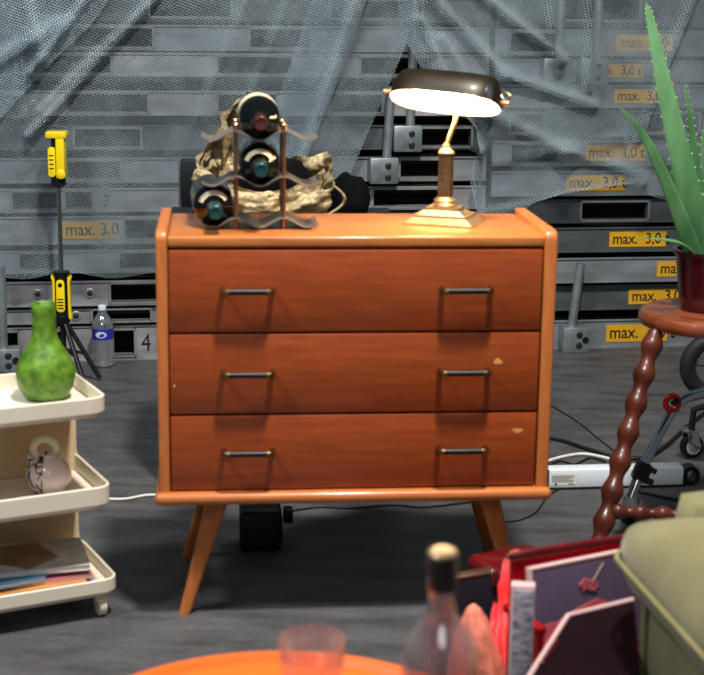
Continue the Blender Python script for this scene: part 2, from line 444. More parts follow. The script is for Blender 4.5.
# left stack: (y top, y bottom at x=100, offset, holes in px, bolts, stickers, marks, sockets)
LEFT = [
 (325, 357, .00, [(-40, 18), (40, 62), (114, 134), (230, 300), (345, 420)], [], [], [(141, '4')], [], 'alu'),
 (307, 322, .012, [(93, 150), (230, 300)], [76], [], [], [], 'alu3'),
 (279, 304, .025, [(111, 168), (230, 300)], [90, 38], [], [], [], 'alu'),
 (249, 272, .01, [(20, 60), (120, 175), (330, 400)], [], [], [], [], 'alu3'),
 (215, 243, .02, [(125, 165), (250, 320), (400, 450)], [], [(62, 117)], [], [], 'alu'),
 (187, 211, .025, [(13, 57), (66, 92), (190, 250), (372, 439)], [], [], [(103, '3')], [], 'alu'),
 (157, 182, .02, [(68, 120), (200, 260), (399, 445)], [], [], [], [(380, 0, 85, .012, 'steel post clamped just left of the lamp column, behind the lamp shade')], 'alu3'),
 (125, 150, .005, [(75, 140), (235, 290), (421, 470)], [], [], [], [(404, 0, -10, .01, 'tall steel post rising from behind the lamp shade, between the two wraps')], 'alu2'),
 (90, 115, .02, [(68, 147), (218, 275), (330, 380)], [], [], [], [(14, 0, 22, .012, 'steel post under the bubble wrap at the far upper left')], 'alu'),
 (52, 76, .02, [(32, 110), (217, 290), (360, 430)], [], [], [], [], 'alu'),
 (24, 50, .01, [(75, 152), (250, 310)], [], [], [], [], 'alu3'),
 (-6, 19, .02, [(20, 90), (150, 230), (330, 420)], [], [], [], [], 'alu2'),
]
LEFT_L = ['aluminium stage deck at the foot of the left stack, marked 4',
 'thin aluminium stage deck second from the floor, with one bolt left of the water bottle',
 'aluminium stage deck third from the floor, level with the neck of the green vase',
 'aluminium stage deck fourth from the floor, behind the hem of the left bubble wrap',
 'wrapped aluminium stage deck with a yellow sticker beside the yellow tripod light rod',
 'aluminium stage deck with slots behind the bronze lamp column, level with the dresser back edge',
 'aluminium stage deck with a bolted clamp and post just left of the lamp column',
 'stage deck right under the lit lamp shade, clamp block left of its slot',
 'wrapped aluminium stage deck with a clamp at far left, level with the top wine bottle',
 'wrapped stage deck crossing above the topmost wine bottle',
 'wrapped stage deck second from the top of the left stack',
 'topmost wrapped stage deck of the left stack']
zprev = 0
for i, (ya, yb, off, holes, bolts, stick, marks, socks, m) in enumerate(LEFT):
    z0 = max(zprev + .003, Z(100, yb)) if i else 0.0
    z1 = Z(100, ya); zprev = z1
    if i: 
        for a in (0,): pass
    y = (ya+yb)/2
    sk = [(S(px, y), 0, Z(px, ty), th, lb) for px, _, ty, th, lb in socks]
    make_deck(LEFT_L[i], -2.3, .47, z0, z1, [(S(a, y), S(b, y)) for a, b in holes], m, off,
              [S(b, y) for b in bolts], [(S(a, y), S(b, y), 'max. 3,0 t', .012) for a, b in stick], [(S(a, y), t) for a, t in marks], sk)
RIGHT = [
 (320, 346, .00, [], [], [(607, 668)], [], 'alu3'),
 (287, 312, -.03, [], [], [(632, 694)], [], 'alu2'),
 (258, 283, .00, [], [], [(658, 720)], [], 'alu3'),
 (228, 253, -.01, [], [], [(611, 668)], [], 'alu2'),
 (200, 224, -.02, [(584, 650)], [], [], [], 'alu2'),
 (171, 196, .00, [(690, 740)], [], [(567, 626)], [], 'alu3'),
 (141, 166, .00, [(512, 560)], [], [(586, 646)], [], 'alu3'),
 (111, 136, -.01, [(512, 545), (650, 700)], [], [], [], 'alu2'),
 (85, 108, .00, [], [], [(615, 672)], [], 'alu3'),
 (60, 82, .00, [], [], [(590, 645)], [(553, 0, -20, .0, 'wrapped steel post at upper right, the one nearer the lamp'), (590, 0, -20, .0, 'wrapped steel post at upper right, beside the sticker')], 'alu3'),
 (30, 56, -.01, [(512, 560)], [], [(618, 675)], [], 'alu3'),
 (-6, 24, .00, [(560, 640)], [], [], [], 'alu2'),
]
RIGHT_L = ['grey stage deck on the floor right of the dresser, sticker beside the stool leg',
 'dark recessed grey stage deck, its yellow sticker just above the left rim of the stool',
 'grey stage deck whose yellow sticker is cut off by the red flower pot',
 'grey stage deck with the yellow sticker behind the short drooping aloe leaf',
 'dark grey stage deck with an open slot just below the right bubble wrap hem',
 'grey stage deck with a yellow sticker showing at the right bubble wrap hem',
 'wrapped grey stage deck with a faint sticker left of the drooping long aloe leaf tip',
 'wrapped dark stage deck without a sticker, level with the lit lamp shade bottom',
 'wrapped grey stage deck with a sticker partly behind the tallest aloe leaf',
 'wrapped grey stage deck with sticker and two clamped posts at upper right',
 'wrapped grey stage deck with the uppermost yellow sticker of the right stack',
 'topmost wrapped stage deck of the right stack']
zprev = 0
for i, (ya, yb, off, holes, bolts, stick, socks, m) in enumerate(RIGHT):
    z0 = max(zprev + .003, Z(600, yb)) if i else 0.0
    z1 = Z(600, ya); zprev = z1
    y = (ya+yb)/2
    sk = [(S(px, y), 0, Z(px, ty), th, lb) for px, _, ty, th, lb in socks]
    make_deck(RIGHT_L[i], .50, 2.4, z0, z1, [(S(a, y), S(b, y)) for a, b in holes], m, off - .015,
              [S(b, y) for b in bolts], [(S(a, y), S(b, y), 'max.  3,0 t', .012) for a, b in stick], [], sk)

def floor_post(label, px, py, w, h, top, lean, mirror=1):
    g = at_z(px, py)
    t = thing('steel_post', label, 'steel post', (g.x, g.y, 0), BK_A, 'loose steel posts with clamp blocks on the floor')
    k = obj('clamp_block', B(-w/2, w/2, -.05, .02, 0, h, .004), 'galv', t)
    for dz in (.3, .72):
        obj('bolt', L([(.012, 0), (.012, .004), (.008, .006), (0, .006)], 12, mtx=Matrix.Translation((w*.1*mirror, -.05, h*dz)) @ RX90), 'bolt', k)
    obj('groove', L([(.013, 0), (.013, .002), (.009, .002), (.009, .0)], 16, mtx=Matrix.Translation((w*.34*mirror, -.05, h*.5)) @ RX90), 'bolt', k)
    obj('post_tube', T([(-.01, -.015, h-.005), (-.01+lean, -.015, top)], .0165, 16), 'galv', t)
floor_post('galvanised steel post leaning in a clamp block, on the floor right of the dresser', 572, 350, .10, .095, .325, .024)
floor_post('galvanised steel post in a clamp block at the far left, beside the green vase', 7, 369, .10, .08, .36, .004)

# ------------------------------------------------------------------ bubble wrap sheets
def interp(tab, x):
    if x <= tab[0][0]: return tab[0][1]
    for (a, p), (b, q) in zip(tab, tab[1:]):
        if x <= b: return p + (q-p)*(x-a)/(b-a)
    return tab[-1][1]
def ridge(px, py, lines):
    o = 0
    for (x0, y0, x1, y1, w, amp) in lines:
        dx, dy = x1-x0, y1-y0; l2 = dx*dx+dy*dy
        t = max(0, min(1, ((px-x0)*dx+(py-y0)*dy)/l2))
        d = math.hypot(px-x0-dx*t, py-y0-dy*t)
        o += amp*math.exp(-(d/w)**2)
    return o
def sheet(bm, fx, fy, nu, nv, off, lines, seed, uvl, wr=.018):
    vs = []
    for j in range(nv+1):
        row = []
        for i in range(nu+1):
            u, v = i/nu, j/nv
            py0 = -50 + (fy(u) + 50)*v
            px = fx(u, py0); py = -50 + (fy(px, True) + 50)*v
            px = fx(u, py)
            s, z = on_back(px, py, off)
            n = noise.fractal(Vector((s*2.6, z*2.6, seed)), 1, 2.1, 4)
            n2 = noise.ridged_multi_fractal(Vector((s*3.2+z*1.5, z*4.5, seed+9)), 1, 2.2, 3, 1, 2)
            o = off + wr*n + wr*.45*(n2-.8) + ridge(px, py, lines)
            row.append((bm.verts.new(bk(s, z, max(o, .07))), (s, z)))
        vs.append(row)
    for j in range(nv):
        for i in range(nu):
            q = (vs[j][i], vs[j+1][i], vs[j+1][i+1], vs[j][i+1])
            f = bm.faces.new([a[0] for a in q]); f.smooth = True
            for lp, a in zip(f.loops, q): lp[uvl].uv = a[1]
def wrap_obj(name, bm, label):
    o = obj(name, bm, 'wrap', auto=180); tag(o, label, 'bubble wrap', 'bubble wrap sheets hung over the stage decks')
    return o
bm = bmesh.new(); uvl = bm.loops.layers.uv.new('UVMap')
Rt = [(-60, 445), (50, 404), (178, 348), (275, 310)]
LL = [(95, -10, 32, 72, 5, .05), (158, -5, 30, 135, 5, .06), (0, 60, 60, 25, 9, .05), (20, -10, 42, 60, 7, .04), (110, 40, 40, 110, 4, .03), (250, 0, 200, 120, 9, .03), (300, -20, 215, 190, 8, .03), (365, -20, 290, 200, 7, .04)]
def fyL(x, real=False): return 276 + (3*math.sin(x*.07) if real else 0)
sheet(bm, lambda u, y: -170 + (interp(Rt, y)+170)*u, fyL, 250, 150, .12, LL, 3.1, uvl)
# the double layer where the sheet is folded back on itself
Fa = [(-60, 385), (50, 350), (200, 288), (275, 262)]; Fb = [(-60, 330), (50, 296), (200, 240), (275, 215)]
sheet(bm, lambda u, y: interp(Fb, y) + (interp(Fa, y)-interp(Fb, y))*u, fyL, 40, 120, .15, LL, 5.7, uvl, .01)
Ga = [(-60, 150), (20, 95), (70, 45), (130, -10)]
sheet(bm, lambda u, y: -70 + (interp(Ga, y)+70)*u, lambda x, real=False: 120, 60, 60, .155, LL, 8.2, uvl, .014)
wrap_obj('bubble_wrap_sheet', bm, 'large draped bubble wrap sheet covering the stack left of the lamp')
bm = bmesh.new(); uvl = bm.loops.layers.uv.new('UVMap')
Lt = [(-60, 392), (30, 400), (68, 421), (100, 450), (130, 477), (175, 470), (216, 475)]
Bt = [(380, 60), (395, 66), (420, 110), (450, 180), (472, 217), (515, 213), (532, 202), (565, 193), (604, 187), (632, 182), (650, 196), (668, 200), (704, 196), (780, 198)]
def fyR(x, real=False): return interp(Bt, x) if real else 205
LR = [(430, 0, 500, 75, 7, .06), (418, 20, 476, 150, 5, .05), (476, 150, 476, 215, 5, .04), (470, -10, 560, 60, 7, .05), (440, 40, 480, 110, 6, .05), (500, 75, 590, 105, 7, .045), (480, 110, 560, 150, 8, .04), (500, 160, 620, 140, 8, .03), (560, 150, 640, 175, 7, .035), (695, -10, 636, 140, 5, .035), (476, 215, 640, 183, 5, .03), (550, -20, 553, 60, 4, .035), (590, -20, 588, 90, 4, .035)]
vsn = []
def fxR(u, y): return interp(Lt, y) + (860-interp(Lt, y))*u
def sheetR():
    nu, nv = 170, 130; vs = []
    for j in range(nv+1):
        row = []
        for i in range(nu+1):
            u, v = i/nu, j/nv
            px = fxR(u, -60)
            for _ in range(4):
                py = -50 + (interp(BtR, px) + 50)*v; px = fxR(u, py)
            s, z = on_back(px, py, .12)
            n = noise.fractal(Vector((s*2.6, z*2.6, 1.7)), 1, 2.1, 4)
            n2 = noise.ridged_multi_fractal(Vector((s*3.2-z*1.5, z*4.5, 14)), 1, 2.2, 3, 1, 2)
            o = .12 + .018*n + .008*(n2-.8) + ridge(px, py, LR)
            row.append((bm.verts.new(bk(s, z, max(o, .07))), (s, z)))
        vs.append(row)
    for j in range(nv):
        for i in range(nu):
            q = (vs[j][i], vs[j+1][i], vs[j+1][i+1], vs[j][i+1])
            f = bm.faces.new([a[0] for a in q]); f.smooth = True
            for lp, a in zip(f.loops, q): lp[uvl].uv = a[1]
BtR = [(470, 217), (515, 213), (532, 202), (565, 193), (604, 187), (632, 182), (650, 196), (668, 200), (704, 196), (780, 198)]
sheetR()
Sa = [(-60, 470), (60, 500), (120, 560), (200, 600)]
wrap_obj('bubble_wrap_sheet', bm, 'bubble wrap sheet with an uneven hem hanging behind the aloe')

# ------------------------------------------------------------------ dresser
DX, DY, DTH, DD = .0099, 3.0248, .0882, .335
dr = thing('dresser', 'orange-brown wooden dresser with three drawers on splayed legs', 'dresser', (DX, DY, 0), DTH)
def dl(u, v, z): return Vector((DX + u*math.cos(DTH) - v*math.sin(DTH), DY + u*math.sin(DTH) + v*math.cos(DTH), z))
ZT, ZS = .804, .278
for sgn in (-1, 1):                                             # side panels, rounded at the top front
    pts = [(0, ZS), (DD, ZS), (DD, ZT+.012)]
    for k in range(7):
        a = PI/2 + PI/2*k/6; pts.append((.02 + .02*math.cos(a), ZT - .008 + .02*math.sin(a)))
    bm = bmesh.new(); mtx = Matrix(((0, 0, 1, 0), (1, 0, 0, 0), (0, 1, 0, 0), (0, 0, 0, 1)))
    a, b = (-.4, -.377) if sgn < 0 else (.377, .4035)
    prism(bm, pts, a, b, .005, 3, mtx)
    obj('side_panel', bm, 'frame_wood_v', dr)
obj('top', B(-.377, .377, .004, DD, ZT-.022, ZT, .005, 3), 'top_wood', dr)
bm = bmesh.new(); box(bm, -.376, .376, .03, DD, ZS, ZT-.022); obj('carcass', bm, 'black_gap', dr)
bm = bmesh.new(); box(bm, -.409, .4095, -.016, DD+.01, ZS-.025, ZS, .011, 4); obj('base_board', bm, 'frame_wood', dr)
for k, (z0, z1, hz) in enumerate(((.611, .777, .698), (.442, .6065, .529), (.281, .4375, .3645))):
    d = obj('drawer', B(-.3755, .3745, .004, .03, z0, z1, .003, 2), 'drawer_wood', dr)
    for sx in (-1, 1):
        c = .2195*sx
        h = obj('handle', T([(c-.038, -.024, hz), (c+.038, -.024, hz)], .0062, 12), 'black_plastic', d)
        for e in (-1, 1):
            obj('mount', T(spline([(c+.049*e, .004, hz), (c+.049*e, -.014, hz), (c+.045*e, -.0235, hz), (c+.036*e, -.024, hz)], 4), [.0060]*13, 10), 'brass', h)
    if k == 1:
        bm = bmesh.new(); prism(bm, [(.281, .546), (.284, .551), (.288, .554), (.293, .553), (.295, .549), (.299, .547), (.298, .542), (.290, .541), (.283, .541)], -.0041, -.0035, mtx=RX90); obj('chip', bm, 'bare_wood', d)
    if k == 2:
        bm = bmesh.new(); prism(bm, [(.322, .402), (.334, .404), (.345, .403), (.348, .401), (.342, .3955), (.331, .394), (.328, .398)], -.0041, -.0035, mtx=RX90); obj('chip', bm, 'bare_wood', d)
bm = bmesh.new(); prism(bm, [(-.369, .502), (-.3655, .506), (-.364, .501), (-.367, .498)], -.0041, -.0035, mtx=RX90)
c_ = obj('chip', bm, 'bare_wood', [o for o in dr.children if o.name.startswith('drawer')][1])
def leg_bm(top, tip, w0=.047, d0=.04, w1=.024, d1=.024):
    bm = bmesh.new(); n = 10; rings = []
    for k in range(9):
        t = k/8; c = Vector(top).lerp(Vector(tip), t); w = w0+(w1-w0)*t; d = d0+(d1-d0)*t
        rings.append([bm.verts.new(c + Vector((x, y, 0))) for x, y in rrect(-w/2, w/2, -d/2, d/2, min(w, d)*.3, 3)])
    m_ = len(rings[0])
    for a, b in zip(rings, rings[1:]):
        for k in range(m_): bm.faces.new((a[k], a[(k+1) % m_], b[(k+1) % m_], b[k]))
    bm.faces.new(rings[0]); bm.faces.new(rings[-1][::-1]); return bm
for ut, uf, ur in ((-.279, -.353, -.354), (.285, .356, .352)):
    obj('leg', leg_bm((ut, .055, ZS-.024), (uf, .036, 0)), 'leg_wood', dr)
    obj('leg', leg_bm((ut, .29, ZS-.024), (ur, .37, 0)), 'leg_wood', dr)

# ------------------------------------------------------------------ wine rack and bottles
PER = .0965
def on_top(px, py):
    p = at_z(px, py, ZT); c, s = math.cos(DTH), math.sin(DTH)
    x, y = p.x-DX, p.y-DY
    return (x*c + y*s, -x*s + y*c)
ru, rv = on_top(260, 229); 
RP = dl(ru, rv, ZT)
rk = thing('wine_rack', 'wavy steel wine rack with copper posts on the dresser top', 'wine rack', RP, DTH)
SH = (.0145, .0985, .19)
RD = .10; SDP = .060
def wave(x): return -.0095*math.cos(2*PI*x/PER)
for zi, z in enumerate(SH):
    bm = bmesh.new()
    for y0 in (RD/2-.003,):
        t = []; N = 60
        for k in range(N+1):
            x = -.118 + .236*k/N; zz = z + wave(x)
            t.append([bm.verts.new((x, y0-SDP, zz)), bm.verts.new((x, y0+SDP, zz)), bm.verts.new((x, y0+SDP, zz-.0016)), bm.verts.new((x, y0-SDP, zz-.0016))])
        for a, b in zip(t, t[1:]):
            for k in range(4): bm.faces.new((a[k], a[(k+1) % 4], b[(k+1) % 4], b[k]))
        bm.faces.new(t[0]); bm.faces.new(t[-1][::-1])
    obj('shelf', bm, 'rack_steel', rk)
for sx in (-1, 1):
    for y0 in (0, RD):
        p = obj('post', T([(PER/2*sx, y0-.0005, .001), (PER/2*sx, y0-.0005, .208)], .0042, 12), 'copper', rk)
        obj('finial', L([(.0058, .196), (.0062, .2), (.0062, .212), (.004, .215), (0, .215)], 12, mtx=Matrix.Translation((PER/2*sx, y0, 0))), 'copper', p)
BP = [(.0, -.30), (.038, -.30), (.0425, -.296), (.0425, -.125), (.041, -.112), (.0345, -.098), (.022, -.083), (.0155, -.07), (.0145, -.055), (.014, -.012), (.0155, -.011), (.0155, 0), (.0105, 0), (0, -.004)]
LAY = Matrix.Rotation(PI/2, 4, 'X')            # lathe axis +z -> -y (mouth towards the viewer)
def wine_bottle(label, x, zi, foil, yaw, push):
    z = SH[zi] - .011 + .0430
    p = RP + Matrix.Rotation(DTH, 3, 'Z') @ Vector((x, push, z))
    t = thing('wine_bottle', label, 'wine bottle', p, DTH + yaw, 'wine bottles in the steel rack')
    obj('glass_body', L(BP, 40, mtx=LAY), 'bottle_dark', t)
    obj('capsule', L([(.0150, -.062), (.0148, -.013), (.0158, -.012), (.0150, -.001), (.012, .002), (.009, .0022), (.0085, .0008), (0, .0008)], 28, mtx=LAY), foil, t)
    if zi < 2:
        bm = bmesh.new(); n = 20                                # neck label, wrapping the upper shoulder
        a0, a1 = PI*.16, PI*.90
        prof = [(.0236, -.0835), (.028, -.090), (.0315, -.0945)] if zi == 1 else [(.0236, -.0835), (.028, -.090), (.0315, -.0945)]
        rows = [[bm.verts.new((r*1.025*math.cos(a0+(a1-a0)*k/n), -zz, r*1.025*math.sin(a0+(a1-a0)*k/n))) for k in range(n+1)] for r, zz in prof]
        for a, b in zip(rows, rows[1:]):
            for k in range(n): bm.faces.new((a[k], a[k+1], b[k+1], b[k]))
        obj('neck_label', bm, 'label_cream', t)
    if zi < 2: return
    bm = bmesh.new(); n = 24
    rows = [[bm.verts.new((.0429*math.cos(PI*k/n), -zz, .0429*math.sin(PI*k/n))) for k in range(n+1)] for zz in (-.17, -.26)]
    for k in range(n): bm.faces.new((rows[0][k], rows[0][k+1], rows[1][k+1], rows[1][k]))
    obj('label', bm, 'label_cream', t)  # body label, its pale band also paints the crescent highlight at the rim
wine_bottle('dark wine bottle in the bottom left hollow of the rack', -PER+.007, 0, 'foil_teal', .04, -.09)
wine_bottle('dark wine bottle with cream shoulder label on the middle shelf of the rack', 0, 1, 'foil_teal', 0, -.09)
wine_bottle('dark wine bottle with plum capsule on the top shelf of the rack', 0, 2, 'foil_plum', 0, -.09)

# ------------------------------------------------------------------ desk lamp
lu, lv = on_top(444.5, 223)
LP = dl(lu, lv, ZT)
la = thing('desk_lamp', 'lit brass banker desk lamp with a dark shade on the dresser', 'desk lamp', LP, DTH - .40)
bm = bmesh.new()
def pyr(bm, h0, h1, w0, w1):
    r0 = [bm.verts.new((x*w0, y*w0*.8, h0)) for x, y in ((-1, -1), (1, -1), (1, 1), (-1, 1))]
    r1 = [bm.verts.new((x*w1, y*w1*.8, h1)) for x, y in ((-1, -1), (1, -1), (1, 1), (-1, 1))]
    for k in range(4): bm.faces.new((r0[k], r0[(k+1) % 4], r1[(k+1) % 4], r1[k]))
    bm.faces.new(r0[::-1]); bm.faces.new(r1)
pyr(bm, 0, .004, .074, .074); pyr(bm, .004, .017, .072, .057); pyr(bm, .017, .021, .058, .057); pyr(bm, .021, .031, .050, .034); pyr(bm, .031, .035, .036, .035)
obj('base', bm, 'gold', la, auto=20)
col = obj('column', L([(.0165, .052), (.0165, .146), (.0155, .148)], 8), 'bronze', la, auto=20)
obj('collar', L([(.026, .034), (.027, .040), (.022, .045), (.024, .049), (.019, .054), (.0165, .056)], 28), 'gold', col)
obj('cap', L([(.0175, .146), (.0175, .150), (.010, .157), (.007, .160), (.008, .164), (.006, .168), (0, .168)], 24), 'gold', col)
AX = Vector((0.002, .030, .245))
obj('arm', T(spline([(0, 0, .162), (.004, .006, .18), (.012, .022, .215), (.014, .036, .25), (.006, .037, .28)], 5), .0048, 12), 'gold', la)
# shade: long half shell, opening tilted to the front
SC = Vector((-.010, .015, .250)); TL = math.radians(-27); RL = math.radians(3.6)
SM = Matrix.Translation(SC) @ Matrix.Rotation(RL, 4, 'Y') @ Matrix.Rotation(TL, 4, 'X')
def shell(lx, ly, lz, nz=10, n=72, thick=None):
    bm = bmesh.new(); rings = []
    for j in range(nz+1):
        t = j/nz*PI/2*.97; k = math.cos(t); zz = lz*math.sin(t)
        ring = []
        for i in range(n):
            a = 2*PI*i/n; ca, sa = math.cos(a), math.sin(a); e = .55
            x = math.copysign(abs(ca)**e, ca); y = math.copysign(abs(sa)**(.85), sa)
            kx = 1 - (1-k)*.22; ky = k**.75
            ring.append(bm.verts.new((x*lx*kx, y*ly*ky, zz)))
        rings.append(ring)
    for a, b in zip(rings, rings[1:]):
        for i in range(n): bm.faces.new((a[i], a[(i+1) % n], b[(i+1) % n], b[i]))
    bm.faces.new(rings[-1]); bmesh.ops.transform(bm, matrix=SM, verts=bm.verts); return bm
sh = obj('shade', shell(.1185, .058, .066), 'shade_out', la)
obj('shade_lining', shell(.117, .0565, .0645), 'shade_in', sh)
bulb_m = mat('lamp_bulb', 'fff0d8', .4, emit='ffd9a0', estr=60)
bu = obj('bulb', T([SM @ Vector((x, 0, .020)) for x in (-.07, -.066, .055, .06)], [.008, .0125, .0125, .009], 16), bulb_m, la)
for sx in (1, -1):
    k = obj('shade_bracket', T([SM @ Vector((.112*sx, .0, .03)), SM @ Vector((.122*sx, 0, .02)), SM @ Vector((.124*sx, 0, .004))], .004, 10), 'chrome', la)
    obj('knob', L([(.0, -.008), (.006, -.008), (.007, 0), (.006, .008), (0, .008)], 16, mtx=SM @ Matrix.Translation((.127*sx, 0, .012)) @ Matrix.Rotation(PI/2, 4, 'Y')), 'gold', k)
obj('clip', T([SM @ Vector((.098, -.043, .028)), SM @ Vector((.103, -.052, .012)), SM @ Vector((.104, -.05, -.002))], .006, 10), 'chrome', la)
obj('pull_loop', T([SM @ Vector((.122 + .013*math.cos(a*PI/6), -.018*0, .028 + .008*math.sin(a*PI/6))) for a in range(13)], .002, 8), 'brass', la)

# ------------------------------------------------------------------ things behind the dresser
cs = at_y(255, 214, 4.05)
CX = -.19
fc = thing('flight_case', 'black case behind the dresser that carries the foil bag', 'case', (CX, 4.06, 0), .06)
obj('body', B(-.30, .30, -.2, .2, .02, .655, .006), 'case_black', fc)
obj('lid', B(-.302, .302, -.202, .202, .657, .692, .006), 'case_black', fc)
for x in (-.26, .26):
    for y in (-.16, .16): obj('foot', L([(.02, 0), (.02, .02), (0, .02)], 12, mtx=Matrix.Translation((x, y, 0))), 'black_rubber', fc)
p0 = at_y(178, 213, 4.14); p1 = at_y(224, 160, 4.14)
mn = thing('black_screen', 'black flat panel with a silver edge beside the bottom wine bottle', 'screen', ((p0.x+p1.x)/2+.03, 4.16, .692), .06)
w = (p1.x-p0.x)/2+.025
obj('panel', B(-w, w, -.015, .02, .012, p1.z-.692, .004), 'case_black', mn)
obj('edge_strip', B(-w-.003, -w+.004, -.018, .022, .012, p1.z-.692+.002, .002), 'steel', mn)
obj('stand_foot', B(-w*.6, w*.6, -.05, .05, 0, .012, .003), 'black_plastic', mn)
# crumpled foil bag, open at the top
fb_c = at_y(266, 213, 4.08)
fb = thing('foil_bag', 'crumpled gold foil bag behind the wine rack', 'bag', (fb_c.x, 3.97, .692), 0)
bm = bmesh.new(); n, nv = 90, 30; rows = []
for j in range(nv+1):
    v = j/nv; row = []
    for i in range(n):
        a = 2*PI*i/n
        ca, sa = math.cos(a), math.sin(a)
        rim = .135 + .02*math.cos(2*a) + (.155*math.exp(-((a-PI*.86)/.33)**2)) + .03*sa
        if v < .5: r = .6 + .4*math.sin(v*PI)
        else: r = 1.0 - .25*(v-.5)**1.5
        x, y, z = ca*.18*r, sa*.088*r, rim*v*1.05
        if a > PI*.65 and a < PI*1.1: x += .11*v*v*math.exp(-((a-PI*.86)/.4)**2)
        q = Vector((x*14, y*14, z*14+3))
        d = noise.fractal(q*1.4, 1, 2, 4)*.022 + (noise.ridged_multi_fractal(q*1.5, 1, 2, 3, 1, 2)-.8)*.020
        d *= min(1, v*4)
        row.append(bm.verts.new((x+ca*d, y+sa*d, max(.001, z+d*.5*v))))
    rows.append(row)
for a, b in zip(rows, rows[1:]):
    for i in range(n): bm.faces.new((a[i], a[(i+1) % n], b[(i+1) % n], b[i]))
bm.faces.new(rows[0][::-1])
obj('foil', bm, 'foil_gold', fb, auto=60)
bm = bmesh.new(); tube(bm, [Vector((.15, -.03, .02)) + Vector((.03*k/10 - .0, -.02, 0)) + Vector((.045*math.sin(PI*k/10), 0, .085*k/10)) for k in range(11)], [.006+.008*math.sin(PI*k/10) for k in range(11)], 8, flat=.35)
obj('foil_strap', bm, 'foil_gold', fb)
bm = bmesh.new(); bmesh.ops.create_icosphere(bm, subdivisions=4, radius=1)
for v in bm.verts:
    n_ = noise.fractal(v.co*2.5, 1, 2, 4); v.co = Vector((v.co.x*.105, v.co.y*.05, v.co.z*.075))*(1+.12*n_) + Vector((.03, .01, .095))
obj('dark_lining', bm, 'black_cloth', fb)
bb = at_y(347, 213, 4.0)
bm = bmesh.new(); bmesh.ops.create_icosphere(bm, subdivisions=4, radius=1)
for v in bm.verts:
    n_ = noise.fractal(v.co*2.0+Vector((3, 1, 0)), 1, 2, 4)
    z = max(-.6, v.co.z)
    v.co = Vector((v.co.x*.06, v.co.y*.06, (z+.6)*.072))*(1+.10*n_)
    v.co.z = max(0, v.co.z)
bo = obj('black_bag', bm, 'black_cloth', loc=(bb.x+.0, 4.09, .692)); tag(bo, 'slumped black cloth bag behind the dresser, right of the foil bag', 'bag')

# ------------------------------------------------------------------ tripod work light
tp = at_z(62, 378); tp = Vector((tp.x, tp.y, 0))
TY = tp.y
def tz(py, px=60): return at_y(px, py, TY).z
tl = thing('tripod_work_light', 'black and yellow telescopic work light on a tripod left of the dresser', 'work light', (at_y(63, 330, TY).x, TY, 0), 0)
za, zb, zc, zd = tz(321), tz(271), tz(187), tz(131)
hub = obj('hub', L([(.018, za-.012), (.026, za), (.026, za+.02), (.018, za+.03)], 20), 'black_plastic', tl)
for ax, ay in ((.125, -.03), (-.145, .03), (.085, -.10), ):
    lg = obj('leg', T([(ax*.08, ay*.08, za), (ax, ay, .008)], .008, 10), 'black_plastic', tl)
    obj('brace', T([(ax*.55, ay*.55, za*.46), (0, 0, za*.52)], .005, 8), 'black_plastic', lg)
obj('centre_tube', T([(0, 0, za*.5), (0, 0, za)], .010, 12), 'black_plastic', tl)
gr = obj('lower_grip', L([(.021, za), (.026, za+.01), (.025, za+.03), (.0245, zb-.02), (.028, zb-.012), (.028, zb-.001), (.012, zb)], 24), 'black_plastic', tl)
bm = bmesh.new()
for sx in (-1, 1):
    prism(bm, [(.018*sx, za+.015), (.030*sx, za+.005), (.034*sx, za+.022), (.029*sx, za+.035), (.029*sx, zb-.035), (.034*sx, zb-.02), (.032*sx, zb-.012), (.020*sx, zb-.02)], -.012, .012, .002, mtx=RX90)
obj('side_clip', bm, 'yellow', gr)
bm = bmesh.new(); prism(bm, rrect(-.014, .014, za+.035, zb-.025, .012), .0235, .0285, .0015, mtx=RX90); yp = obj('face_plate', bm, 'yellow', gr)
obj('switch', L([(.007, 0), (.007, .002), (0, .002)], 16, mtx=Matrix.Translation((0, -.0285, zb-.042)) @ RX90), 'black_plastic', yp)
for k in range(4): obj('rib', B(-.010, .010, -.0298, -.0284, za+.048+.010*k, za+.051+.010*k), 'black_plastic', yp)
obj('rod', T([(0, 0, zb-.01), (0, 0, zc+.01)], .0075, 12), 'steel', tl)
up = obj('lamp_head', L([(.014, zc), (.025, zc+.008), (.024, zc+.03), (.021, zd-.03), (.026, zd-.012), (.026, zd-.004), (0, zd-.004)], 20), 'black_plastic', tl)
bm = bmesh.new(); box(bm, -.002, .026, -.030, .02, zc+.03, zd-.008, .004); box(bm, -.033, .033, -.032, .024, zd-.022, zd, .004)
lathe(bm, [(.015, 0), (.015, .006), (.009, .009), (0, .009)], 20, mtx=Matrix.Translation((.014, -.028, zc+.045)) @ RX90)
hp = obj('yellow_housing', bm, 'yellow', up)
bm = bmesh.new(); prism(bm, rrect(-.028, -.004, zc+.035, zd-.05, .010), .018, .027, .002, mtx=RX90); lv_ = obj('lever', bm, 'yellow', up)
for k in range(4): obj('rib', B(-.023, -.009, -.0285, -.0268, zc+.062+.014*k, zc+.065+.014*k), 'black_plastic', lv_)

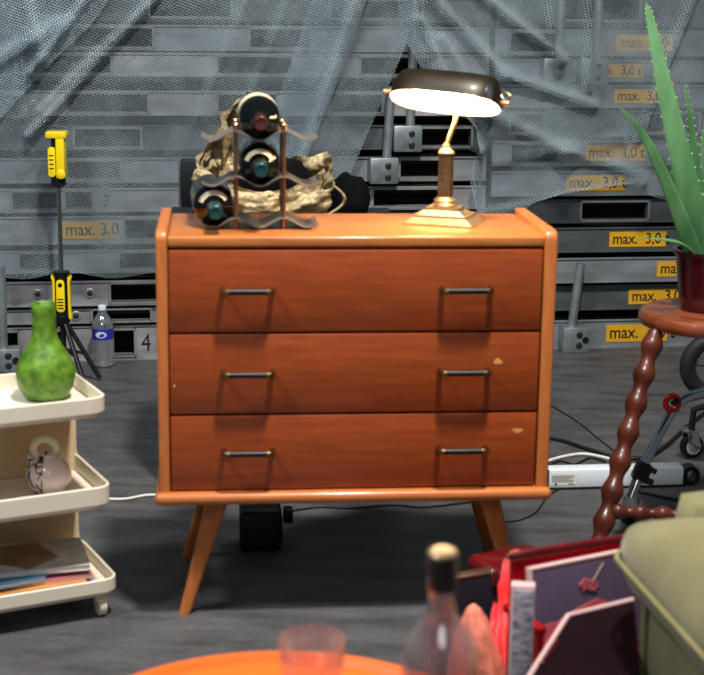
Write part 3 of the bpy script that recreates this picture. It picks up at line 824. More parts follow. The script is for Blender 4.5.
# ------------------------------------------------------------------ water bottle
wp = at_z(103.5, 366)
wb = thing('water_bottle', 'small clear plastic water bottle with blue label on the floor', 'water bottle', (wp.x, wp.y, 0), 0)
prof = [(0, .004), (.024, 0), (.031, .006)]
for k in range(6): prof += [(.0325, .012+.013*k), (.0295, .0185+.013*k)]
prof += [(.0325, .092), (.0322, .1), (.0322, .135), (.0328, .142), (.030, .155), (.022, .175), (.0135, .188), (.0125, .200), (.0125, .205), (0, .205)]
WBS = 1.13
obj('plastic_body', L([(r*WBS, z) for r, z in prof], 32), 'pet', wb, auto=60)
lb = obj('label', L([(.0329*WBS, .099), (.0329*WBS, .137)], 32, close=False), 'label_blue', wb)
bm = bmesh.new()
prism(bm, [(.019*math.cos(a*PI/12), .118 + .011*math.sin(a*PI/12)) for a in range(24)], 0, .0015)
for v in bm.verts: x = v.co.x; v.co = Vector((x, -math.sqrt((.0332*WBS)**2-x*x) - v.co.z, v.co.y))
obj('emblem', bm, 'label_silver', lb)
obj('cap', L([(.0145, .2), (.0145, .214), (.013, .2155), (0, .2155)], 24), 'cap_white', wb)

# ------------------------------------------------------------------ trolley with three trays
TA = math.radians(27)
TC = at_z(101, 611); 
e1 = Vector((math.cos(TA), math.sin(TA), 0)); e2 = Vector((-math.sin(TA), math.cos(TA), 0))
def tl_w(x, y, z): 
    p = TO + e1*x + e2*y; return Vector((p.x, p.y, z))
TO = at_y(109, 405, 3.0); TO.z = 0
tr = thing('serving_trolley', 'cream plastic three-tier serving trolley on casters at the left edge', 'trolley', TO, TA)
def tray_bm(z0, z1, x0, x1, y0, y1, r=.035, th=.006):
    bm = bmesh.new()
    o = rrect(x0, x1, y0, y1, r, 8); i_ = rrect(x0+th, x1-th, y0+th, y1-th, r-th, 8); ob = rrect(x0+.012, x1-.012, y0+.012, y1-.012, r-.008, 8)
    R = [[bm.verts.new((x, y, z)) for x, y in ring] for ring, z in ((ob, z0), (o, z0+.012), (o, z1-.002), ([( (a[0]+b[0])/2, (a[1]+b[1])/2) for a, b in zip(o, i_)], z1), (i_, z1-.002), (i_, z0+.012))]
    n = len(o)
    for a, b in zip(R, R[1:]):
        for k in range(n): bm.faces.new((a[k], a[(k+1) % n], b[(k+1) % n], b[k]))
    bm.faces.new(R[0][::-1]); bm.faces.new(R[-1]); return bm
def tzz(px, py, x, y):                                          # height of a point of the trolley frame seen at pixel row py
    p = tl_w(x, y, 0); return at_y(px, py, p.y).z
za1, za0 = tzz(104, 394, 0, .02), tzz(104, 415, 0, .02)
zb1, zb0 = tzz(107, 483, 0, .02), tzz(107, 506, 0, .02)
zc1, zc0 = tzz(112, 575, 0, .02), tzz(112, 593, 0, .02)
XL = -.46
for z0, z1, dx in ((za0, za1, 0), (zb0, zb1, .006), (zc0, zc1, .015)):
    obj('tray', tray_bm(z0, z1, XL, dx, 0, .27), 'cream', tr)
for z0, z1 in ((zb0+.012, za0+.01), (zc0+.012, zb0+.01)):
    pts = [(XL+.02, z0), (.016, z0), (.009, z0+.02), (.004, z0+.05), (.004, z1), (XL+.02, z1)]
    bm = bmesh.new(); prism(bm, pts, -.262, -.246, .003, mtx=RX90); obj('back_panel', bm, 'tan', tr)
for x, y in ((-.018, .03), (XL+.05, .035), (-.035, .235), (XL+.05, .235)):
    k = obj('caster', T([(x, y, .03), (x, y, zc0+.012)], .009, 10), 'cream', tr)
    obj('wheel', L([(0, -.009), (.018, -.009), (.022, -.006), (.022, .006), (.018, .009), (0, .009)], 24, mtx=Matrix.Translation((x, y, .022)) @ Matrix.Rotation(PI/2, 4, 'Y')), 'cream', k)
    obj('fork', B(x-.013, x+.013, y-.006, y+.006, .03, .044, .003), 'cream', k)

def on_trolley(px, py, z):
    p = at_z(px, py, z); return p
# green vase
vp = on_trolley(46.5, 398, za0+.012)
vs_ = thing('vase', 'mottled green bottle-shaped vase on the top tray of the trolley', 'vase', (vp.x, vp.y, za0+.0125), 0)
sc = (at_y(46, 303, vp.y).z - za0-.0125)/.2; sw = sc*1.12
pr = [(0, 0), (.030, 0), (.040, .006), (.050, .025), (.0545, .05), (.052, .07), (.043, .092), (.031, .112), (.024, .13), (.0215, .15), (.0215, .18), (.023, .198), (.0215, .2), (.019, .197), (.018, .16), (.02, .13), (.03, .1), (0, .06)]
obj('body', L([(r*sw, z*sc) for r, z in pr], 48, close=False), 'vase_green', vs_, auto=70)
# painted jug
jp = on_trolley(49, 491, zb0+.012)
jg = thing('painted_jug', 'pink-white glazed jug with black swirls and a looped handle on the middle tray', 'jug', (jp.x, jp.y, zb0+.0125), 0)
pr = [(0, 0), (.024, 0), (.034, .006), (.042, .022), (.043, .036), (.038, .052), (.028, .064), (.020, .069), (.018, .075), (.016, .074), (.017, .068), (0, .06)]
pr = [(r*1.1, z*1.08) for r, z in pr]
obj('body', L(pr, 40, close=False), 'jug', jg, auto=70)
bm = bmesh.new(); ring = [Vector((-.004 + .024*math.cos(a*PI/14), -.008+.002*a/14, 0.093 + .022*math.sin(a*PI/14))) for a in range(29)]
tube(bm, ring, .0075, 10, flat=.35); obj('handle', bm, 'cream', jg)
obj('spout', T([(-.022, -.004, .058), (-.034, -.006, .066), (-.042, -.008, .076)], [.010, .008, .006], 12), 'jug', jg)
bm = bmesh.new(); tube(bm, spline([(.018, 0, .066), (.028, -.004, .078), (.036, .002, .092)], 4), [.008]*5+[.007, .006, .005, .004], 10, flat=.5); obj('tail', bm, 'tan', jg)
# magazines on the bottom tray
mz = zc0 + .0125
def magazine(label, cx, cy, w, d, th, yaw, cover, tilt=0, band=None):
    global mz
    p = tl_w(cx, cy, mz)
    t = thing('magazine', label, 'magazine', p, TA + yaw, 'magazines on the bottom tray')
    obj('pages', B(-w/2+.002, w/2-.002, -d/2+.002, d/2-.002, .0008, th-.0008), 'white_paper', t)
    bm = bmesh.new(); box(bm, -w/2, w/2, -d/2, d/2, 0, .0008); box(bm, -w/2, w/2, -d/2, d/2, th-.0008, th); box(bm, -w/2, -w/2+.001, -d/2, d/2, 0, th)
    obj('cover', bm, cover, t)
    if band:
        b_ = bmesh.new(); prism(b_, [(-w/2+.004, -d*.1), (-w*.1, -d/2+.004), (w*.22, -d/2+.06), (w*.05, d/2-.01), (-w/2+.004, d/2-.02)], th, th+.0003); obj('cover_picture', b_, band, t)
    mz += th + .0006
magazine('pale violet magazine at the bottom of the pile on the trolley', -.16, .132, .26, .20, .010, .03, 'mag_violet')
magazine('orange-covered magazine low in the pile on the trolley', -.17, .130, .25, .20, .009, -.02, 'mag_orange')
magazine('pink-covered magazine under the grey one on the trolley', -.135, .134, .22, .18, .009, -.06, 'mag_pink')
magazine('blue magazine poking out at the left under the grey one', -.24, .128, .21, .19, .009, .08, 'mag_blue')
magazine('grey and brown patterned brochure on top of the magazine pile', -.125, .136, .21, .17, .012, -.17, 'mag_grey', band='mag_brown')

# ------------------------------------------------------------------ floor clutter
bx = at_z(262, 552)
ps = thing('power_adapter', 'black box-shaped power adapter on the floor under the dresser', 'power adapter', (bx.x, bx.y, 0), DTH)
obj('body', B(-.052, .046, 0, .10, .0, .098, .010, 3), 'black_plastic', ps)
obj('plug', B(.052, .075, .05, .085, .05, .085, .005), 'black_plastic', ps)
obj('grille', B(.0455, .0485, .02, .08, .02, .08, .001), 'black_rubber', ps)
def cable(label, pts, r, m, name='cable', z=None, extra=None):
    P = []
    for q in pts:
        g = at_z(q[0], q[1], r); P.append(Vector((g.x, g.y, r + (q[2] if len(q) > 2 else 0))))
    o = obj(name, T(spline(P, 8), r, 8), m, auto=80)
    return tag(o, label, 'cable', 'cables on the floor')
cable('white cable running from the trolley to the dresser across the floor', [(84, 498), (107, 499), (125, 499), (150, 495), (175, 497), (200, 503)], .004, 'cable_white')
cable('thin black cable on the floor beneath the dresser', [(290, 511), (320, 507), (352, 508), (392, 505), (425, 507), (470, 502)], .003, 'cable_black')
cable('thick black cable from behind the dresser to the caster at right', [(535, 436), (560, 440), (588, 449), (612, 456), (643, 458), (664, 447), (690, 424), (715, 405)], .006, 'cable_black')
cable('thin straight black wire behind the stool leg', [(545, 402), (575, 420), (600, 440), (618, 454)], .0022, 'cable_black')
cable('white cable arching behind the white light bar', [(545, 462), (562, 457), (582, 454), (602, 457), (624, 463)], .005, 'cable_white')
cable('thin black cable looping above the label of the light bar', [(548, 466), (560, 461), (575, 464), (590, 458), (606, 462)], .003, 'cable_black')
cable('black cable in front of the light bar, right of the stool leg', [(636, 491), (655, 495), (676, 499), (700, 500)], .004, 'cable_black')
cable('thin black cable curling out from the dresser base corner', [(562, 488), (548, 496), (536, 512), (520, 520), (503, 522), (488, 524)], .0022, 'cable_black')
# white light bar
a = at_z(545, 490); b = at_z(683, 486.5)
dirv = (b-a); dirv.z = 0; LB = dirv.length; ang = math.atan2(dirv.y, dirv.x)
lbar = thing('light_bar', 'white enamelled light bar with black ends lying on the floor', 'light bar', a, ang)
hB = .053
obj('housing', B(.008, LB, 0, .05, .004, hB, .003), 'led_white', lbar)
obj('underside', B(.0, LB+.004, -.004, .055, 0, .006, .002), 'black_plastic', lbar)
obj('end_cap', B(-.012, .010, -.002, .052, 0, hB+.002, .003), 'black_plastic', lbar)
bm = bmesh.new(); R1 = rrect(LB, LB+.046, .002, hB, .022, 6); R2 = rrect(LB+.012, LB+.036, .013, hB-.011, .010, 6)
vv = [[bm.verts.new((x, yy, z)) for x, z in R] for R, yy in ((R1, .004), (R2, .004), (R2, .04), (R1, .04))]
n = len(R1)
for q in range(4):
    A_, B_ = vv[q], vv[(q+1) % 4]
    for k in range(n): bm.faces.new((A_[k], A_[(k+1) % n], B_[(k+1) % n], B_[k]))
obj('handle', bm, 'black_plastic', lbar)
ls = obj('label', B(.014, .082, -.0008, .001, .012, .045), 'white_paper', lbar)
for k in range(5): obj('print_line', B(.018, .076 - .012*(k % 3 == 2), -.0013, -.0006, .037-.004*k, .0385-.004*k), 'grey_print', ls)
obj('mark', L([(.003, 0), (.003, .0008), (0, .0008)], 16, mtx=Matrix.Translation((.028, -.0006, .0155)) @ RX90), 'ink', ls)
obj('mark', B(.062, .076, -.0013, -.0006, .0145, .0165), 'ink', ls)

# chrome tube cart
foot = at_z(630, 521)
cy = foot.y
tc_ = thing('tube_cart', 'chrome tube cart with black tyre and caster at the right edge', 'cart', (foot.x, foot.y, 0), 0)
def cp(px, py, Y): 
    p = at_y(px, py, Y); return (p.x-foot.x, p.y-foot.y, p.z)
tb = [cp(631, 497, cy), cp(640, 474, cy+.02), cp(650, 452, cy+.05), cp(661, 430, cy+.08), cp(671, 413, cy+.11), cp(684, 399, cy+.13), cp(704, 393, cy+.15), cp(730, 386, cy+.18)]
obj('frame_tube', T(spline(tb, 6), .0138, 14), 'chrome', tc_)
k = obj('rubber_foot', L([(.022, 0), (.024, .004), (.018, .045), (0, .045)], 20), 'black_rubber', tc_)
obj('collar', T([(0, 0, .04), cp(631, 495, cy)], [.022, .020], 18), 'chrome', tc_)
cpt = cp(643, 472, cy+.018)
kb = obj('clamp', B(-.03, .02, -.022, .02, -.03, .03, .006, 3, mtx=Matrix.Translation(cpt) @ Matrix.Rotation(.35, 4, 'Y') @ Matrix.Scale(.78, 4)), 'black_plastic', tc_)
obj('clamp_lever', B(.0, .04, -.024, -.008, -.028, -.008, .005, 2, mtx=Matrix.Translation(cpt) @ Matrix.Rotation(.35, 4, 'Y') @ Matrix.Scale(.78, 4)), 'black_plastic', kb)
obj('clamp_jaw', B(.0, .036, -.024, -.006, .010, .028, .005, 2, mtx=Matrix.Translation(cpt) @ Matrix.Rotation(.35, 4, 'Y') @ Matrix.Scale(.78, 4)), 'black_plastic', kb)
q = cp(672, 403, cy+.10)
kn = bmesh.new(); N_ = 24; 
for i_ in range(1): tube(kn, [Vector(q) + Vector((.016*math.cos(2*PI*t/N_), 0, .018*math.sin(2*PI*t/N_))) for t in range(N_+1)], .008, 10)
obj('red_knob', kn, 'red', tc_)
obj('knob_stem', T([q, (q[0]+.012, q[1]-.012, q[2]+.012)], .006, 10), 'black_plastic', tc_)
WY = cy + .42
wc = cp(714, 366, WY)
wr = wc[2]-.0
tyre = bmesh.new(); tube(tyre, [Vector((wc[0] + .072*math.cos(2*PI*t/40), wc[1], wc[2] + .072*math.sin(2*PI*t/40))) for t in range(41)], .022, 12)
to_ = obj('tyre', tyre, 'black_rubber', tc_)
rim = bmesh.new(); tube(rim, [Vector((wc[0] + .054*math.cos(2*PI*t/40), wc[1], wc[2] + .054*math.sin(2*PI*t/40))) for t in range(41)], .007, 10)
obj('rim', rim, 'steel', to_)
obj('axle', T([(wc[0], wc[1]-.04, wc[2]), (wc[0], wc[1]+.04, wc[2])], .012, 12), 'steel', to_)
for t in range(5): obj('spoke', T([wc, (wc[0]+.054*math.cos(2*PI*t/5+.5), wc[1], wc[2]+.054*math.sin(2*PI*t/5+.5))], .006, 8), 'steel', to_)
obj('axle_strut', T([(wc[0], wc[1]-.035, wc[2]), cp(728, 385, cy+.18)], .012, 12), 'steel', tc_)
g = at_z(691, 457); cx_, cy_ = g.x-foot.x, g.y-foot.y
mx_ = Matrix.Translation((cx_, cy_, .033)) @ Matrix.Rotation(.25, 4, 'Z') @ RX90
ca = obj('caster_wheel', L([(.012, -.012), (.026, -.013), (.033, -.010), (.033, .010), (.026, .013), (.012, .012)], 28, mtx=mx_), 'black_rubber', tc_)
obj('wheel_disc', L([(0, -.0125), (.022, -.0145), (.024, 0), (.022, .0145), (.008, .0145), (.006, .018), (0, .018)], 24, mtx=mx_), 'white_paper', ca)
bm = bmesh.new(); 
for yy in (-.02, .018): box(bm, -.015, .018, yy, yy+.003, -.008, .05, .002)
box(bm, -.018, .022, -.022, .022, .046, .052, .002)
bmesh.ops.transform(bm, matrix=Matrix.Translation((cx_, cy_, .033)) @ Matrix.Rotation(.25, 4, 'Z') @ Matrix.Rotation(-.2, 4, 'Y'), verts=bm.verts)
obj('caster_fork', bm, 'chrome', ca)
obj('caster_stem', T([(cx_-.004, cy_, .08), (cx_, cy_, .14), (cx_+.05, cy_, .155), cp(728, 385, cy+.18)], .010, 12), 'bolt', tc_)

# ------------------------------------------------------------------ plant stool, pot, aloe
SY = 3.62
sl = at_y(640, 303, SY)
RS = .165
ST = Vector((sl.x + RS, SY, 0)); ZST = at_y(690, 309, SY).z
stl = thing('plant_stool', 'dark wooden plant stool with bobbin-turned legs right of the dresser', 'stool', ST, 0)
sb_ = obj('seat', L([(0, ZST-.042), (RS-.02, ZST-.042), (RS-.006, ZST-.037), (RS, ZST-.028), (RS, ZST-.016), (RS-.005, ZST-.006), (RS-.015, ZST-.001), (RS*.72, ZST), (RS*.70, ZST-.0015), (RS*.66, ZST-.0015), (RS*.64, ZST), (0, ZST)], 64), 'stool_top', stl)
def bobbin(a, b, r0, r1, nb, n=14):
    a, b = Vector(a), Vector(b); N = nb*10; P = []; R = []
    for k in range(N+1):
        t = k/N; P.append(a.lerp(b, t)); R.append(r0 + (r1-r0)*(.5-.5*math.cos(2*PI*nb*t)))
    return T(P, R, n)
lt = at_y(656, 326, SY-.07); lf = at_z(592, 566)
LTOP = Vector((lt.x, lt.y, ZST-.04)) - ST; LFT = Vector((lf.x, lf.y, 0)) - ST
Lax = LFT - LTOP; rad = Vector((LFT.x, LFT.y, 0)); 
LR_ = [Matrix.Rotation(a_, 3, 'Z') for a_ in (0, 1.4, -2.95)]
for Rk in LR_: obj('leg', bobbin(Rk @ LTOP, Rk @ LFT, .0170, .0262, 8), 'stool_wood', stl)
mid = [Rk @ LTOP.lerp(LFT, .77) for Rk in LR_]
for a_, b_ in ((0, 1), (1, 2)): obj('stretcher', bobbin(mid[a_], mid[b_], .011, .019, 9), 'stool_wood', stl)
PX = at_y(708, 300, SY).x
pt = thing('flower_pot', 'oxblood glazed flower pot on the plant stool', 'flower pot', (PX, SY, ZST), 0)
zpt = at_y(700, 249, SY).z - ZST
prf = [(0, 0), (.060, 0), (.066, .004), (.083, zpt*.9), (.088, zpt*.92), (.089, zpt), (.081, zpt), (.076, zpt*.85), (.07, zpt*.5), (0, zpt*.45)]
obj('pot', L(prf, 48, close=False), 'pot_red', pt, auto=40)
obj('soil', L([(0, zpt*.82), (.074, zpt*.82), (.0755, zpt*.86), (.05, zpt*.88), (0, zpt*.9)], 32), 'soil', pt)
def leaf(bm, pts, w, th, face, nrm_tip=.08, thorns=True, curl=.35):
    P = spline(pts, 10); n = len(P); rings = []
    for i, p in enumerate(P):
        t = i/(n-1)
        tan = (P[min(i+1, n-1)]-P[max(i-1, 0)]).normalized()
        side = tan.cross(face).normalized(); up = side.cross(tan).normalized()
        ww = w*(1-t**1.9)**.95*(1-.28*t) if t < 1 else 0.0005
        ww = max(ww, .0008); hh = max(th*(1-t*.8), .0008)*min(1, ww/(w*.5) if ww < w*.5 else 1)
        ring = []
        for k in range(16):
            a = 2*PI*k/16; x = math.cos(a)*ww; y = math.sin(a)*hh
            y += -curl*hh*2*(1 - (math.cos(a))**2) if math.sin(a) > 0 else 0
            ring.append(bm.verts.new(p + side*x + up*y))
        rings.append(ring)
        if thorns and i % 2 == 1 and .05 < t < .93:
            for sg in (-1, 1):
                b0 = p + side*ww*sg*.98; L_ = .0042*(1-.4*t)
                tip = b0 + side*sg*L_ + tan*L_*.5
                vs = [bm.verts.new(b0 + tan*.0028), bm.verts.new(b0 - tan*.0028), bm.verts.new(b0 + up*.002), bm.verts.new(tip)]
                for tri in ((0, 1, 3), (1, 2, 3), (2, 0, 3)):
                    f = bm.faces.new([vs[q_] for q_ in tri]); f.material_index = 1
    for a, b in zip(rings, rings[1:]):
        for k in range(16): bm.faces.new((a[k], a[(k+1) % 16], b[(k+1) % 16], b[k]))
    bm.faces.new(rings[0][::-1]); bm.faces.new(rings[-1])
ALB = Vector((PX, SY, ZST + zpt*.85))
al = thing('aloe_plant', 'aloe vera with long thorny leaves in the red pot', 'aloe plant', ALB, 0)
def lp_(px, py, Y): return at_y(px, py, Y) - ALB
fc_ = Vector((-.25, -1, .15)).normalized()
leaves = [
 ([lp_(699, 262, SY), lp_(693, 215, SY-.02), lp_(679, 150, SY-.03), lp_(663, 80, SY-.02), lp_(651, 22, SY), lp_(646, 2, SY+.005)], .034, .011),
 ([lp_(697, 263, SY-.02), lp_(682, 222, SY-.05), lp_(661, 170, SY-.07), lp_(640, 130, SY-.08), lp_(618, 106, SY-.085)], .021, .012),
 ([lp_(702, 262, SY+.02), lp_(699, 215, SY+.03), lp_(694, 150, SY+.03), lp_(689, 108, SY+.02), lp_(685, 81, SY+.02)], .0155, .009),
 ([lp_(697, 263, SY+.01), lp_(685, 222, SY+.015), lp_(671, 180, SY+.02), lp_(657, 148, SY+.02)], .013, .008),
 ([lp_(700, 262, SY-.03), lp_(686, 246, SY-.06), lp_(668, 240, SY-.08), lp_(638, 238, SY-.09)], .0155, .007),
 ([lp_(707, 262, SY), lp_(712, 215, SY), lp_(725, 160, SY-.02), lp_(742, 110, SY-.03)], .020, .010),
 ([lp_(712, 262, SY-.02), lp_(724, 225, SY-.06), lp_(748, 195, SY-.09), lp_(775, 180, SY-.1)], .018, .010),
 ([lp_(705, 262, SY+.03), lp_(708, 205, SY+.05), lp_(703, 150, SY+.06), lp_(706, 120, SY+.06)], .014, .008),
]
for k, (pts, w, th) in enumerate(leaves):
    bm = bmesh.new(); f_ = fc_ if k != 4 else Vector((0, -.3, 1)).normalized()
    leaf(bm, pts, w, th, f_, thorns=k not in (1, 3, 4)); obj('leaf', bm, ['aloe', 'thorn'], al, auto=60)

# ------------------------------------------------------------------ armchair
ARA = math.radians(9)
ac = at_y(618, 548, 2.22)
ACO = Vector((ac.x + .012, 2.22, 0))
ar = thing('armchair', 'olive green velvet armchair with piped arms at the lower right', 'armchair', ACO, ARA)
ZA = at_y(655, 520, 2.2).z
# local: x to the right (inside of the chair), y away from the viewer; the arm runs from y=0 (far end) towards the viewer
def cushion(x0, x1, y0, y1, z0, z1, bev, seg=5, puff=.0, seed=0):
    bm = B(x0, x1, y0, y1, z0, z1)
    bmesh.ops.subdivide_edges(bm, edges=bm.edges[:], cuts=7, use_grid_fill=True)
    for v in bm.verts:
        c = Vector(((x0+x1)/2, (y0+y1)/2, (z0+z1)/2)); h_ = Vector(((x1-x0)/2, (y1-y0)/2, (z1-z0)/2))
        d = v.co - c; q_ = Vector([max(-(h_[i]-bev), min(h_[i]-bev, d[i])) for i in range(3)])
        r_ = d - q_
        if r_.length > 1e-9: d = q_ + r_.normalized()*bev*min(1, r_.length/bev*1.0 if max(abs(r_[i]) for i in range(3)) < bev else 1)
        n_ = [1-(d[i]/h_[i])**2 if abs(h_[i]) > 0 else 0 for i in range(3)]
        v.co = c + d
        v.co.z += puff*max(0, n_[0])*max(0, n_[1])*(1 if d.z > 0 else -.2)
        v.co += v.co.normalized()*noise.fractal(v.co*9+Vector((seed, 0, 0)), 1, 2, 3)*.003
    return bm
obj('arm_pad', cushion(-.015, .24, -.62, .045, ZA-.125, ZA-.006, .058, puff=.030, seed=1), 'velvet', ar, auto=80)
obj('side_body', cushion(.022, .21, -.60, .0, .06, ZA-.10, .02, seed=4), 'velvet', ar, auto=80)
pz = ZA-.068
obj('piping', T(spline([(.10, .046, pz), (.05, .046, pz), (.020, .041, pz), (.001, .027, pz), (-.012, .005, pz), (-.016, -.03, pz), (-.016, -.2, pz), (-.016, -.4, pz), (-.016, -.6, pz)], 6), .004, 8), 'piping', ar)
obj('seam_piping', T(spline([(.019, -.045, ZA-.09), (.018, -.05, .3), (.019, -.05, .08)], 6), .005, 8), 'piping', ar)
obj('seat', cushion(.21, .74, -.56, .02, .10, .40, .05, puff=.03, seed=6), 'velvet', ar, auto=80)
bl = at_y(677, 505, 2.45) 
obj('back_cushion', cushion(.125, .86, .055, .15, .10, ZA-.004, .03, puff=.0, seed=8), 'velvet', ar, auto=80)
obj('arm_pad', cushion(.72, .94, -.62, .045, ZA-.085, ZA, .035, puff=.028, seed=11), 'velvet', ar, auto=80)
obj('side_body', cushion(.74, .92, -.60, .0, .06, ZA-.075, .02, seed=14), 'velvet', ar, auto=80)
for x, y in ((.06, -.55), (.06, -.05), (.88, -.55), (.88, -.05)): obj('foot', L([(.018, 0), (.025, .065), (0, .065)], 14, mtx=Matrix.Translation((x, y, 0))), 'stool_wood', ar)

# ------------------------------------------------------------------ red case and record crate
RA = math.radians(31)
rcn = at_z(527, 541, .20)
rc = thing('red_case', 'closed dark red glossy case on the floor in front of the right dresser leg', 'case', (rcn.x, rcn.y, 0), RA)
obj('body', B(-.15, 0, -.16, 0, 0, .14, .012, 3), 'red_gloss', rc)
obj('lid', B(-.152, .002, -.162, .002, .142, .20, .016, 4), 'red_gloss', rc)
obj('clasp', B(-.09, -.06, -.167, -.16, .12, .165, .003), 'chrome', rc)
KA = math.radians(25)
ke1 = Vector((math.cos(KA), math.sin(KA), 0)); ke2 = Vector((-math.sin(KA), math.cos(KA), 0))
sl0 = at_y(531, 570, 2.40); sl0.z = 0
KO = sl0 - ke1*.012 + ke2*.05
kr = thing('record_crate', 'red translucent plastic crate full of record sleeves beside the armchair', 'crate', KO, KA)
KZ = .265; KW, KD = .33, .11
for nm, a_ in (('left_wall', (0, .006, -KD, .0, 0, KZ)), ('right_wall', (KW-.006, KW, -KD, 0, 0, KZ)), ('back_wall', (0, KW, -.006, 0, 0, KZ+.095)), ('front_wall', (0, KW, -KD, -KD+.006, 0, KZ-.06)), ('bottom', (0, KW, -KD, 0, 0, .006))):
    obj(nm, B(*a_, .0025), 'red_trans', kr)
bm = bmesh.new(); box(bm, -.006, KW+.006, -.009, .005, KZ+.088, KZ+.100, .004); obj('rim', bm, 'red_gloss', kr)
bm = bmesh.new(); box(bm, -.008, .010, -KD, .006, KZ-.006, KZ+.008, .004); obj('rim', bm, 'red_trans', kr)

# records and boxes
def board(name, P0, P1, P2, th, m, label, cat, group, w=None, h=None, edge='pale_edge'):
    """a card slab: P0 top left corner, P1 along the top edge, P2 down the left edge"""
    a = (P1-P0); a.normalize(); d = (P2-P0); d = (d - a*d.dot(a)).normalized(); nrm = a.cross(d).normalized()
    if nrm.y > 0: nrm = -nrm
    t = thing(name, label, cat, P0 + d*h, 0, group)
    mt = Matrix.Translation(-d*h) @ Matrix((( a.x, -d.x, nrm.x, 0), (a.y, -d.y, nrm.y, 0), (a.z, -d.z, nrm.z, 0), (0, 0, 0, 1)))
    bm = B(0, w, -h, 0, -th, 0, .0012, mtx=mt); obj('card', bm, m, t)
    bm = bmesh.new()
    box(bm, -.001, w+.001, -.002, .0025, -th-.001, .001, .001, mtx=mt); obj('top_edge', bm, edge, t)
    bm = bmesh.new(); box(bm, -.0025, .002, -h, .0025, -th-.001, .001, .001, mtx=mt); obj('spine_edge', bm, edge, t)
    return t, mt
rg = 'record sleeves and albums by the armchair'
P0 = at_y(531, 570, 2.40); P1 = at_y(622, 552, 2.485); P2 = at_y(540, 660, 2.385)
sv, mt = board('record_sleeve', P0, P1, P2, .012, 'sleeve_plum', 'plum-grey record sleeve with pink print standing in the crate', 'record', rg, .30, P0.z-.012)
sc_ = bmesh.new()
for k in range(4): tube(sc_, [mt @ Vector((.10+.009*k+.006*math.sin(q*1.1+k), -.052+.0025*q-.006*k*.3, .0012)) for q in range(9)], .0014, 6)
obj('pink_script', sc_, 'pink', sv)
obj('thin_line', T([mt @ Vector((.118, -.044, .001)), mt @ Vector((.145, -.012, .001))], .0009, 6), 'pale_edge', sv)
bm = bmesh.new(); prism(bm, [(.012, -.15), (.014, -.105), (.028, -.095), (.045, -.098), (.075, -.085), (.10, -.078), (.13, -.070), (.15, -.080), (.15, -.15)], 0, .0012, mtx=mt); obj('pink_picture', bm, 'pink', sv)
a = at_y(511, 586, 2.33); b = at_y(535, 583, 2.325)
bs = thing('boxed_set', 'silver-grey spined boxed set standing upright left of the plum record sleeve', 'boxed set', (a.x, a.y, 0), math.atan2(b.y-a.y, b.x-a.x), None)
w = (b-a).length
obj('box', B(0, w, 0.002, .026, 0, a.z, .002), 'pale_edge', bs)
sp = obj('spine', B(.005, w-.001, -.0015, .004, .005, a.z-.006, .0015), 'spine', bs)
Q = [at_y(568, 616, 2.315), at_y(634, 600, 2.30), at_y(641, 685, 2.10), at_y(524, 685, 2.12)]
mb = thing('storage_box', 'near-black maroon lidded box with a pale rim in front of the plum sleeve', 'box', (Q[0].x, Q[0].y, 0), 0)
q0 = Vector((Q[0].x, Q[0].y, 0)); zt = [p.z for p in Q]
def quad_bm(zlo, ins):
    bm = bmesh.new(); c = sum(Q, Vector())/4
    pt = [p.lerp(c, ins) for p in Q]
    top = [bm.verts.new(p - q0) for p in pt]; bot = [bm.verts.new(Vector((p.x, p.y, p.z - zlo if zlo else 0)) - q0) for p in pt]
    bm.faces.new(top); bm.faces.new(bot[::-1])
    for k in range(4): bm.faces.new((top[k], bot[k], bot[(k+1) % 4], top[(k+1) % 4]))
    return bm
obj('body', quad_bm(0, .03), 'maroon_card', mb)
lid = obj('lid', quad_bm(.02, 0), 'maroon_card', mb)
for p in lid.data.vertices: p.co.z += .001
for a_, b_ in ((3, 0), (0, 1)): obj('pale_rim', T([Q[a_]-q0+Vector((0, 0, .001)), Q[b_]-q0+Vector((0, 0, .001))], .004, 8), 'pale_edge', lid)
dd_ = (Q[3]-Q[0]); aa_ = (Q[1]-Q[0])
for k in range(5): obj('faint_script', T([Q[0]-q0 + dd_*(.45+.07*k) + aa_*(.06+.03*math.sin(t_*1.3+k)+.012*t_) + Vector((0, 0, .002)) + dd_*.02*math.cos(t_*2.1) for t_ in range(7)], .0012, 6), 'red_gloss', lid)
P0 = at_y(432, 583, 2.56); P1 = at_y(497, 572, 2.60); P2 = at_y(434, 640, 2.55)
nb, mt = board('navy_folder', P0, P1, P2, .03, 'navy_card', 'dark navy folder with a silver top edge behind the liquor bottle', 'folder', None, (P1-P0).length, P0.z-.002, 'steel')
obj('corner_clip', B(-.0, .012, -.022, .004, -.006, .006, .002, mtx=mt @ Matrix.Translation(((P1-P0).length-.012, 0, 0))), 'chrome', nb)
rows = []
cpts = [(at_z(511, 551, .204), at_z(519, 549, .204)), (at_z(503, 562, .206), at_z(517, 559, .206)), (at_y(500, 577, 2.69), at_y(515, 572, 2.70)), (at_y(494, 600, 2.60), at_y(513, 595, 2.62)), (at_y(489, 635, 2.53), at_y(514, 630, 2.56)), (at_y(489, 670, 2.50), at_y(516, 668, 2.52)), (None, None)]
pa = spline([c[0] for c in cpts[:-1]] + [Vector((cpts[-2][0].x, 2.49, 0.004))], 8); pb = spline([c[1] for c in cpts[:-1]] + [Vector((cpts[-2][1].x+.01, 2.50, 0.004))], 8)
bm = bmesh.new(); nn = 22
for q, (a_, b_) in enumerate(zip(pa, pb)):
    rows.append([bm.verts.new(a_.lerp(b_, k/nn) + Vector((0, -.010*math.sin(k*1.05+q*.05)*min(1, q/10) - .006*noise.noise(Vector((k*.4, q*.18, 2))), .003*math.sin(k*1.05)*(q < 14)))) for k in range(nn+1)])
